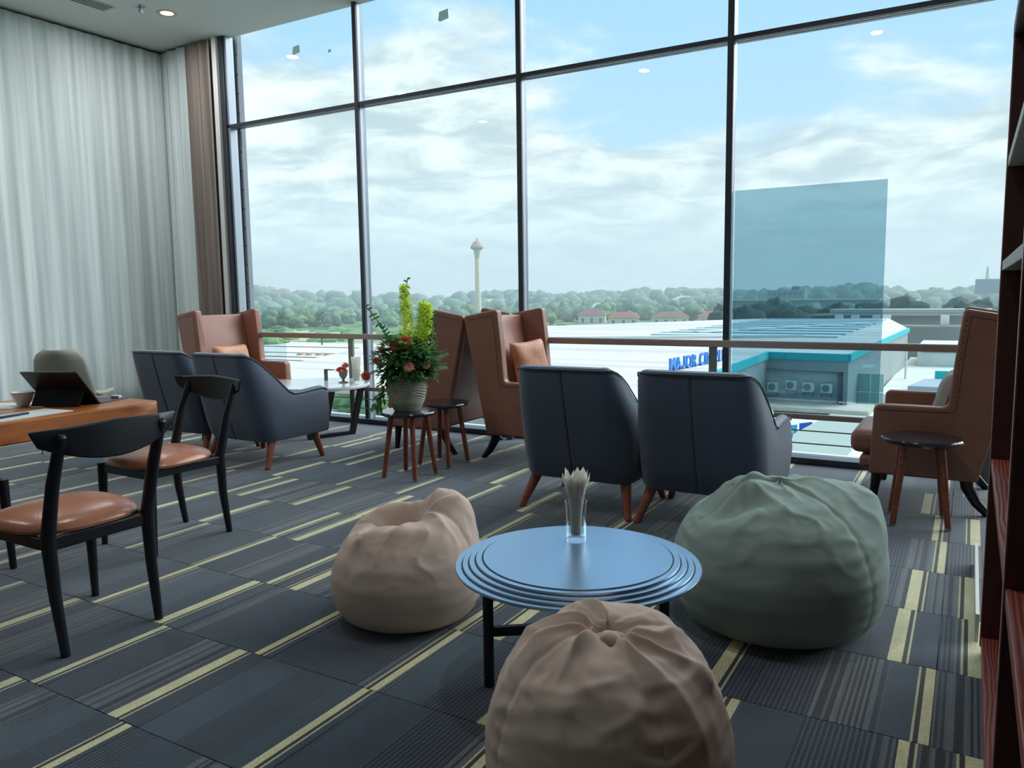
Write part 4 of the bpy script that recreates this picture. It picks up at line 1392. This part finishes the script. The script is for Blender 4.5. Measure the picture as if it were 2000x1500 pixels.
for i in range(2):
    for j in range(2):
        MB().box(-8.3 + i * 1.05, -7.3 + i * 1.05, 74.0, 74.15, -9.2 + j * 1.6, -7.65 + j * 1.6).build('glass_panel', CURT, mall)
for i in range(16):
    x = -36 + i * 3.1
    if i in (2, 5, 6, 9):
        continue
# letters on the roof edge
def letter_mesh(ch, size, ext):
    cu = bpy.data.curves.new('letter', 'FONT')
    cu.body = ch
    cu.size = size
    cu.extrude = ext
    cu.offset = 0.004 * size
    tmp = bpy.data.objects.new('letter', cu)
    COL.objects.link(tmp)
    bpy.context.view_layer.update()
    me = bpy.data.meshes.new_from_object(tmp.evaluated_get(bpy.context.evaluated_depsgraph_get()))
    wd = max((v.co.x for v in me.vertices), default=0.3 * size)
    bpy.data.objects.remove(tmp)
    bpy.data.curves.remove(cu)
    return me, wd


BLUEL = pmat('blue_letter', (70, 140, 214), 0.5)
sgn = thing('rooftop_sign', 'blue rooftop letters along the mall roof edge', 'sign', (-17.1, 49.8, -3.98), math.atan2(9.2, 0.9))
xx = 0.0
for ch in 'MAJOR CINEPLEX':
    if ch == ' ':
        xx += 0.45
        continue
    if ch == 'J':
        xx += 0.06
        q = MB()
        hk = [(0.36, 0.87), (0.52, 0.87), (0.52, 0.24)] + [(0.26 + 0.26 * math.cos(a), 0.24 - 0.25 * math.sin(a)) for a in np.linspace(0.2, PI, 8)] + \
             [(0.16, 0.24)] + [(0.26 - 0.10 * math.cos(a), 0.24 - 0.10 * math.sin(a)) for a in np.linspace(0.3, PI, 6)]
        q.prism(hk, -0.08, 0.08, 'z')
        tmp_ = q.build('letter', BLUEL)
        me, wd = tmp_.data, 0.54
        bpy.data.objects.remove(tmp_)
    else:
        me, wd = letter_mesh(ch, 1.25, 0.08)
    if not me.materials:
        me.materials.append(BLUEL)
    o = bpy.data.objects.new('letter', me)
    COL.objects.link(o)
    o.parent = sgn
    o.location = (xx, 0, 0)
    o.rotation_euler = (PI / 2, 0, 0)
    xx += wd + 0.10
MB().box(-0.1, xx, 0.1, 0.2, -0.02, 0.06).build('support_rail', RDARK, sgn)
# air conditioners
ac0 = thing('air_conditioner', 'first outdoor air-conditioning unit from the left on the white plant wall', 'air conditioner', (-14.45, 69.1, -7.72))
MB().box(-0.45, 0.45, -0.2, 0.2, 0.35, 1.15).build('housing', WHITEW, ac0, bevel=0.02)
MB().lathe([(0.30, 0.0), (0.30, 0.03), (0.0, 0.03)], 24).build('fan_grille', RDARK, ac0)
for ch in ac0.children:
    if ch.name.startswith('fan_grille'):
        ch.rotation_euler = (PI / 2, 0, 0)
        ch.location = (-0.08, -0.201, 0.75)
MB().box(-0.42, -0.34, -0.15, 0.15, 0.0, 0.35).build('bracket', RDARK, ac0)
MB().box(0.34, 0.42, -0.15, 0.15, 0.0, 0.35).build('bracket', RDARK, ac0)
for x, zz, nm in ((-12.95, 0.12, 'second'), (-11.55, 0.0, 'third'), (-10.1, -0.02, 'fourth')):
    dup(ac0, nm + ' outdoor air-conditioning unit from the left on the white plant wall', (x, 69.1, -7.62 + zz), 0, 'plant wall air conditioners')
ac0['group'] = 'plant wall air conditioners'

# roof vents on the long warehouse and the warehouse itself
wh = thing('warehouse', 'long low grey-roofed canopy building beyond the mall roof', 'building', (0, 0, 0))
MB().prism([(-34, 200), (-28, 212), (4, 212), (4, 200)], -4.9, -4.5, 'z').build('roof', pmat('warehouse_roof', (150, 150, 148), .8), wh)
MB().box(-30, 4, 206, 214, -4.4, -3.5).build('upper_roof', pmat('warehouse_roof2', (186, 186, 180), .8), wh)
MB().box(-28, 4, 205, 211, -16, -4.95).build('wall', GREYW, wh)
vx = [-27.5, -24.0, -19.5, -17.4, -5.8]
for i, x in enumerate(vx):
    v_ = tag(MB().box(x, x + 1.7, 196.5, 197.5, -6.8, -4.6).build('roof_vent', WHITEW, bevel=0.1), 'small white vent box at the edge of the long canopy roof', 'vent', 'white vents along the canopy roof')
    v_.location.z = 0
MB().box(-30, 2, 194, 199, -7.1, -6.8).build('canopy', pmat('warehouse_roof', (150, 150, 148), .8), wh)

# right-hand lower mall wing
rw = thing('mall_wing', 'white lower mall wing with flat roofs and teal bands', 'building', (0, 0, 0))
MB().box(-7.6, 4, 84, 132, -9.6, -9.0).build('roof', pmat('wing_roof', (206, 208, 198), .9, 0, .1, .3), rw)
MB().box(-6.0, 4, 118, 132, -8.99, -6.4).build('upper_block', WHITEW, rw)
MB().box(-5.5, 4, 117.8, 118, -7.2, -6.9).build('slot_window', RDARK, rw)
MB().box(-3.2, 3.0, 99, 99.4, -8.99, -7.9).build('teal_sign_board', TEAL, rw)
MB().prism([(-5.2, 88), (-4.0, 96), (3, 96), (3, 88)], -8.99, -8.5, 'z').build('skylight', pmat('skylight_blue', (150, 164, 176), .3), rw)
MB().box(-7.2, 4, 83.4, 84, -12, -8.9).build('parapet', WHITEW, rw)
MB().box(-4.9, 4, 83.2, 83.39, -10.3, -9.6).build('teal_band', TEAL, rw)
MB().box(-7.2, 4, 84.2, 85, -16, -9.61).build('wall', WHITEW, rw)
mast = tag(MB().tube([(-6.2, 100, -9.0), (-6.2, 100, -5.4)], 0.12, 8).build('roof_mast', WHITEW), 'short white mast on the lower mall wing roof', 'mast')

# yard buildings and blue boards close below the window
lr = thing('yard_shed', 'long low grey-green shed roof in the yard', 'shed', (0, 0, 0))
MB().prism([(-8.0, 43.4), (-5.5, 44.6), (-5.3, 59.5), (-8.4, 59.5), (-9.2, 50)], -7.75, -7.6, 'z').build('roof', pmat('shed_roof', (160, 170, 160), .8), lr)
MB().prism([(-7.6, 44.6), (-5.7, 45.4), (-5.5, 58.9), (-8.1, 58.9)], -8.59, -7.76, 'z').build('wall', WHITEW, lr)
for (x, y, mt, lb) in ((-9.94, 53.2, pmat('sky_blue_board', (70, 176, 222), .6), 'sky blue board standing in the yard below the window'), (-9.25, 54.7, pmat('royal_blue_board', (52, 110, 200), .6), 'royal blue board standing in the yard next to the sky blue one')):
    b_ = thing('yard_board', lb, 'board', (x, y, -8.59), 0.95)
    b_.scale = (0.58, 0.58, 0.58)
    MB().box(-0.95, 0.95, -0.05, 0.05, 0.25, 1.75).build('panel', mt, b_)
    MB().box(-0.85, -0.75, -0.04, 0.04, 0.0, 0.25).build('leg', WHITEW, b_)
    MB().box(0.75, 0.85, -0.04, 0.04, 0.0, 0.25).build('leg', WHITEW, b_)
    MB().box(-0.5, 0.4, -0.07, -0.051, 0.85, 1.15).build('pale_mark', WHITEW, b_)

# row of market parasols in the yard
pc = thing('parasol', 'small brown and white parasol in the row across the pale yard', 'parasol', (0, 0, ZG + 0.35), 0, 'row of parasols in the yard')
MB().lathe([(0.0, 2.6), (0.3, 2.5), (1.15, 2.0), (1.15, 1.95), (0.0, 2.1)], 8).build('canopy', pmat('parasol_brown', (176, 132, 104), .8), pc)
MB().tube([(0, 0, 0), (0, 0, 2.5)], 0.05, 6).build('pole', WHITEW, pc)
for k in range(8):
    tt = (k + 0.5) / 8
    q = pc if k == 0 else copy_tree(pc)
    q.location = (-152 + 22 * tt, 148.5 + 2.5 * tt + random.uniform(-1, 1), ZG + 0.35)
lp = thing('lamp_post', 'thin grey lamp post in the dirt field', 'lamp post', (-198, 205, ZG + 0.3))
MB().tube([(0, 0, 0), (0, 0, 3.0)], 0.25, 6).build('pole', pmat('post_dark', (70, 76, 74), .8), lp)
dirt = MB().prism([(-330, 300), (-190, 275), (-180, 215), (-300, 215)], ZG + 0.36, ZG + 0.42, 'z').build('ground_dirt', pmat('dry_grass', (196, 192, 150), 1, 0, .2, .05))
struct(dirt)

for k, (xa, ya, xb, yb2, mt) in enumerate(((-250, 215, -120, 232, 0), (-240, 190, -120, 200, 1), (-215, 168, -115, 178, 0), (-190, 158, -115, 163, 1), (-180, 150, -110, 152, 0), (-250, 240, -140, 252, 1))):
    d_ = Vector((xb - xa, yb2 - ya, 0)).normalized()
    n_ = Vector((-d_.y, d_.x, 0)) * (1.0 if mt else 0.6)
    struct(MB().prism([(xa, ya), (xb, yb2), (xb + n_.x, yb2 + n_.y), (xa + n_.x, ya + n_.y)], ZG + 0.43, ZG + 0.6, 'z').build('kerb', pmat('kerb_brown' if mt else 'kerb_grey', (186, 160, 142) if mt else (158, 164, 160), .9)))

# monument tower
tw = thing('tower', 'slender cream observation tower with a flared crown', 'tower', (-270.5, 420, ZG))
MB().lathe([(2.3, 0), (2.2, 8), (1.7, 20), (1.55, 38), (1.45, 40)], 12).build('shaft', pmat('tower_cream', (226, 214, 188), .8), tw, smooth=True)
MB().lathe([(1.45, 40), (1.9, 43.5), (2.4, 45.4)], 12).build('neck', pmat('tower_grey', (186, 190, 180), .8), tw, smooth=True)
MB().lathe([(2.4, 45.4), (4.1, 46.3), (4.3, 47.2), (3.2, 48.6), (2.4, 50.2), (1.2, 50.8), (0.5, 51.4), (0.4, 52.6), (0.0, 53)], 16).build('crown', pmat('tower_brown', (190, 164, 140), .8), tw, smooth=True)

# trees: shared crown meshes, each tree an object of its own
def crown_mesh(q, c0, R, Hh, seed, nu=12, nv=8, rough=0.30):
    rows = []
    for i in range(nv + 1):
        a = PI * i / nv
        row = []
        for j in range(nu):
            b = 2 * PI * j / nu
            d = Vector((math.sin(a) * math.cos(b), math.sin(a) * math.sin(b), math.cos(a)))
            k = 1 + rough * noise.noise(d * 2.3 + Vector((seed, 0, 0))) * 2
            row.append((c0[0] + d.x * R * k, c0[1] + d.y * R * k, c0[2] + d.z * Hh * k))
        rows.append(row)
    q.grid(rows, closeu=True)


def tree_obj(seed, mat, tall=1.0):
    q = MB()
    rr = random.Random(seed)
    for k in range(9):
        a = rr.uniform(0, 2 * PI)
        d = rr.uniform(0, 2.8)
        crown_mesh(q, (d * math.cos(a), d * math.sin(a), (4.6 + rr.uniform(-2.6, 2.8)) * tall), rr.uniform(2.0, 3.2), rr.uniform(1.8, 2.9) * tall, seed * 7 + k)
    q.cur = 1
    q.tube([(0, 0, -1.0), (0.1, 0, 5.0 * tall)], [0.4, 0.25], 6)
    o = q.build('tree', [mat, BARK], smooth=True)
    o.data.set_sharp_from_angle(angle=3.1)
    return o


protos = [tree_obj(1, TREE_A), tree_obj(2, TREE_A, 1.15), tree_obj(3, TREE_B), tree_obj(4, TREE_B, 0.85), tree_obj(5, TREE_C, 1.1)]


def hill_z(x, y):
    r_ = math.hypot(x, y)
    an = math.atan2(x, y)
    k = (math.degrees(an) + 80) / 100 * 60
    hill = 9 + 17 * math.exp(-((math.degrees(an) + 52) / 6) ** 2) + 2.0 * math.sin(k * 0.9) + 1.2 * math.sin(k * 2.3)
    return ZG + hill * smooth01(480, 850, r_) - 0.4


rr = random.Random(21)
used = set()
cnt = 0


def put_tree(i, x, y, s_, label, group):
    global cnt
    p_ = protos[i]
    o = p_ if i not in used else p_.copy()
    if i in used:
        COL.objects.link(o)
    used.add(i)
    o.location = (x, y, hill_z(x, y))
    o.rotation_euler = (0, 0, rr.uniform(0, 6.28))
    o.scale = (s_ * rr.uniform(.9, 1.25), s_ * rr.uniform(.9, 1.25), s_)
    tag(o, label, 'tree', group)
    cnt += 1


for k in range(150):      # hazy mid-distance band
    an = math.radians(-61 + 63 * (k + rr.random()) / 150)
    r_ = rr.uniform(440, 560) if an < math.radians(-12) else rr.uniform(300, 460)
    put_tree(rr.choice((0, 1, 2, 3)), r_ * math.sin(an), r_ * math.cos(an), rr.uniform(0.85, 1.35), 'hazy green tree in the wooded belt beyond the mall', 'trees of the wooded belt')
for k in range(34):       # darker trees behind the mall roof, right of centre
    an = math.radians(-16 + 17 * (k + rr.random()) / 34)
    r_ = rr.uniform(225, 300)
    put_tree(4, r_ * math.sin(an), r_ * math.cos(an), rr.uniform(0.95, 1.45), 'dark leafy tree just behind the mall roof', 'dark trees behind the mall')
for (x, y, s_) in ((-78, 86, .62), (-75.5, 88, .5), (-82, 90, .6), (-72, 84, .42)):
    put_tree(3, x, y, s_, 'bright green bushy tree low down beyond the glass, behind the white table', 'bushes beneath the window')
for i, p_ in enumerate(protos):
    if i not in used:
        bpy.data.objects.remove(p_)
# far forest as one mass
q = MB()
for k in range(620):
    an = math.radians(-63 + 66 * rr.random())
    r_ = rr.uniform(560, 980)
    x, y = r_ * math.sin(an), r_ * math.cos(an)
    s_ = rr.uniform(3.6, 7.5)
    crown_mesh(q, (x, y, hill_z(x, y) + s_ * 0.8), s_ * 1.3, s_, k, 8, 5)
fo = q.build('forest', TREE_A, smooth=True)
fo.data.set_sharp_from_angle(angle=3.1)
fo['kind'] = 'stuff'
fo['label'] = 'distant hazy woodland along the horizon'
# scrub band in front of the wooded belt
q = MB()
for k in range(220):
    an = math.radians(-60 + 48 * rr.random())
    r_ = rr.uniform(300, 430)
    x, y = r_ * math.sin(an), r_ * math.cos(an)
    s_ = rr.uniform(1.0, 2.2)
    crown_mesh(q, (x, y, ZG + s_ * 0.3), s_ * 2.2, s_, k, 8, 5)
fo = q.build('undergrowth', pmat('scrub', (120, 156, 98), 1, 0, .3, .1), smooth=True)
fo['kind'] = 'stuff'
fo['label'] = 'low green scrub in the field beyond the yard'

# houses
def house(x, y, w_, d_, h_, wall, roof, rz, label, group, hip=1.0):
    T = thing('house', label, 'house', (x, y, hill_z(x, y) + 0.3), rz, group)
    MB().box(-w_ / 2, w_ / 2, -d_ / 2, d_ / 2, 0, h_).build('wall', wall, T)
    q = MB()
    e, rh = 0.8, h_ * 0.55 * hip
    q.add([(-w_ / 2 - e, -d_ / 2 - e, h_), (w_ / 2 + e, -d_ / 2 - e, h_), (w_ / 2 + e, d_ / 2 + e, h_), (-w_ / 2 - e, d_ / 2 + e, h_), (-w_ / 4, 0, h_ + rh), (w_ / 4, 0, h_ + rh)],
          [(0, 1, 5, 4), (1, 2, 5), (2, 3, 4, 5), (3, 0, 4), (3, 2, 1, 0)])
    q.build('roof', roof, T)
    n = max(2, int(w_ / 4))
    for k in range(n):
        xx = -w_ / 2 + w_ * (k + 0.5) / n
        MB().box(xx - 0.7, xx + 0.7, -d_ / 2 - 0.06, -d_ / 2 - 0.01, h_ * 0.35, h_ * 0.75).build('window', RDARK, T)
    return T


RR = pmat('red_roof', (176, 104, 92), .8)
BR = pmat('brown_roof', (150, 110, 100), .8)
PR_ = pmat('pale_roof', (206, 206, 190), .8)
HW = pmat('cream_wall', (222, 222, 206), .9)
for (x, y, w_, rf, h_, lb) in ((-208, 372, 11, PR_, 5.5, 'two-storey white house with a flat pale roof right of the middle mullion'), (-173, 380, 14, BR, 6, 'long white house with a dark roof behind the mall'), (-152, 372, 15, RR, 5, 'white house with a hipped red roof behind the mall'),
                               (-131, 382, 18, BR, 5, 'cream house with a wide brown roof behind the mall'), (-111, 392, 16, RR, 5, 'cream house with a red roof beside the right mullion'), (-146, 470, 12, PR_, 5, 'small pale-roofed house among the trees')):
    house(x, y, w_, 9, h_, HW, rf, 0.35, lb, 'houses behind the mall')
for (x, y, w_, rf, lb) in ((-640, 600, 26, RR, 'distant house with a red roof on the wooded hill'), (-390, 560, 30, PR_, 'distant long pale-roofed hall near the tower'), (-345, 560, 26, PR_, 'distant broad white-roofed building right of the bouquet'), (-230, 520, 15, PR_, 'distant cream house with yellow wall in the trees'), (-205, 640, 24, PR_, 'distant pale roof on the hill line')):
    house(x, y, w_, 12, 6, HW, rf, 0.5, lb, 'distant houses on the hill')
fb = thing('far_building', 'distant long white block seen through the tinted rectangle', 'building', (-88, 450, -5))
MB().box(-10, 10, -4, 4, 0, 6.6).build('wall', pmat('far_block', (176, 188, 190), .9), fb)
for k in range(7):
    MB().box(-9 + k * 2.7, -7.6 + k * 2.7, -4.1, -4.0, 3.8, 5.2).build('window', RDARK, fb)
MB().box(3, 7, -3, 3, 6.61, 8.5).build('roof_block', RDARK, fb)
fb2 = thing('far_building', 'distant grey-blue block with a rooftop mast at the right end of the skyline', 'building', (6, 450, -1.5))
MB().box(-5, 7, -4, 4, 0, 7).build('wall', pmat('far_block_blue', (150, 168, 182), .9), fb2)
MB().tube([(0, 0, 7), (0, 0, 13)], [0.9, 0.4], 6).build('mast', WHITEW, fb2)
fb3 = thing('far_building', 'distant low blue-grey sheds behind the dark trees', 'building', (-70, 420, -8))
MB().box(-42, 30, -4, 4, -4, 4.2).build('wall', pmat('far_shed', (140, 160, 172), .9), fb3)
MB().box(-44, 32, -5, 5, 4.21, 4.9).build('roof', PR_, fb3)

# thin haze over the far land (real scattering volume)
hv = bpy.data.materials.new('haze')
hv.use_nodes = True
t = NT(hv.node_tree)
vs_ = t.node('ShaderNodeVolumeScatter', {'Color': (0.92, 0.98, 1.0, 1), 'Density': 0.0012, 'Anisotropy': 0.0})
t.node('ShaderNodeOutputMaterial', {'Volume': vs_.outputs[0]})
hz_ = MB().box(-2300, 300, 170, 950, -30, 60).build('haze', hv)
hz_['kind'] = 'stuff'
hz_['label'] = 'thin bluish haze over the distant land'
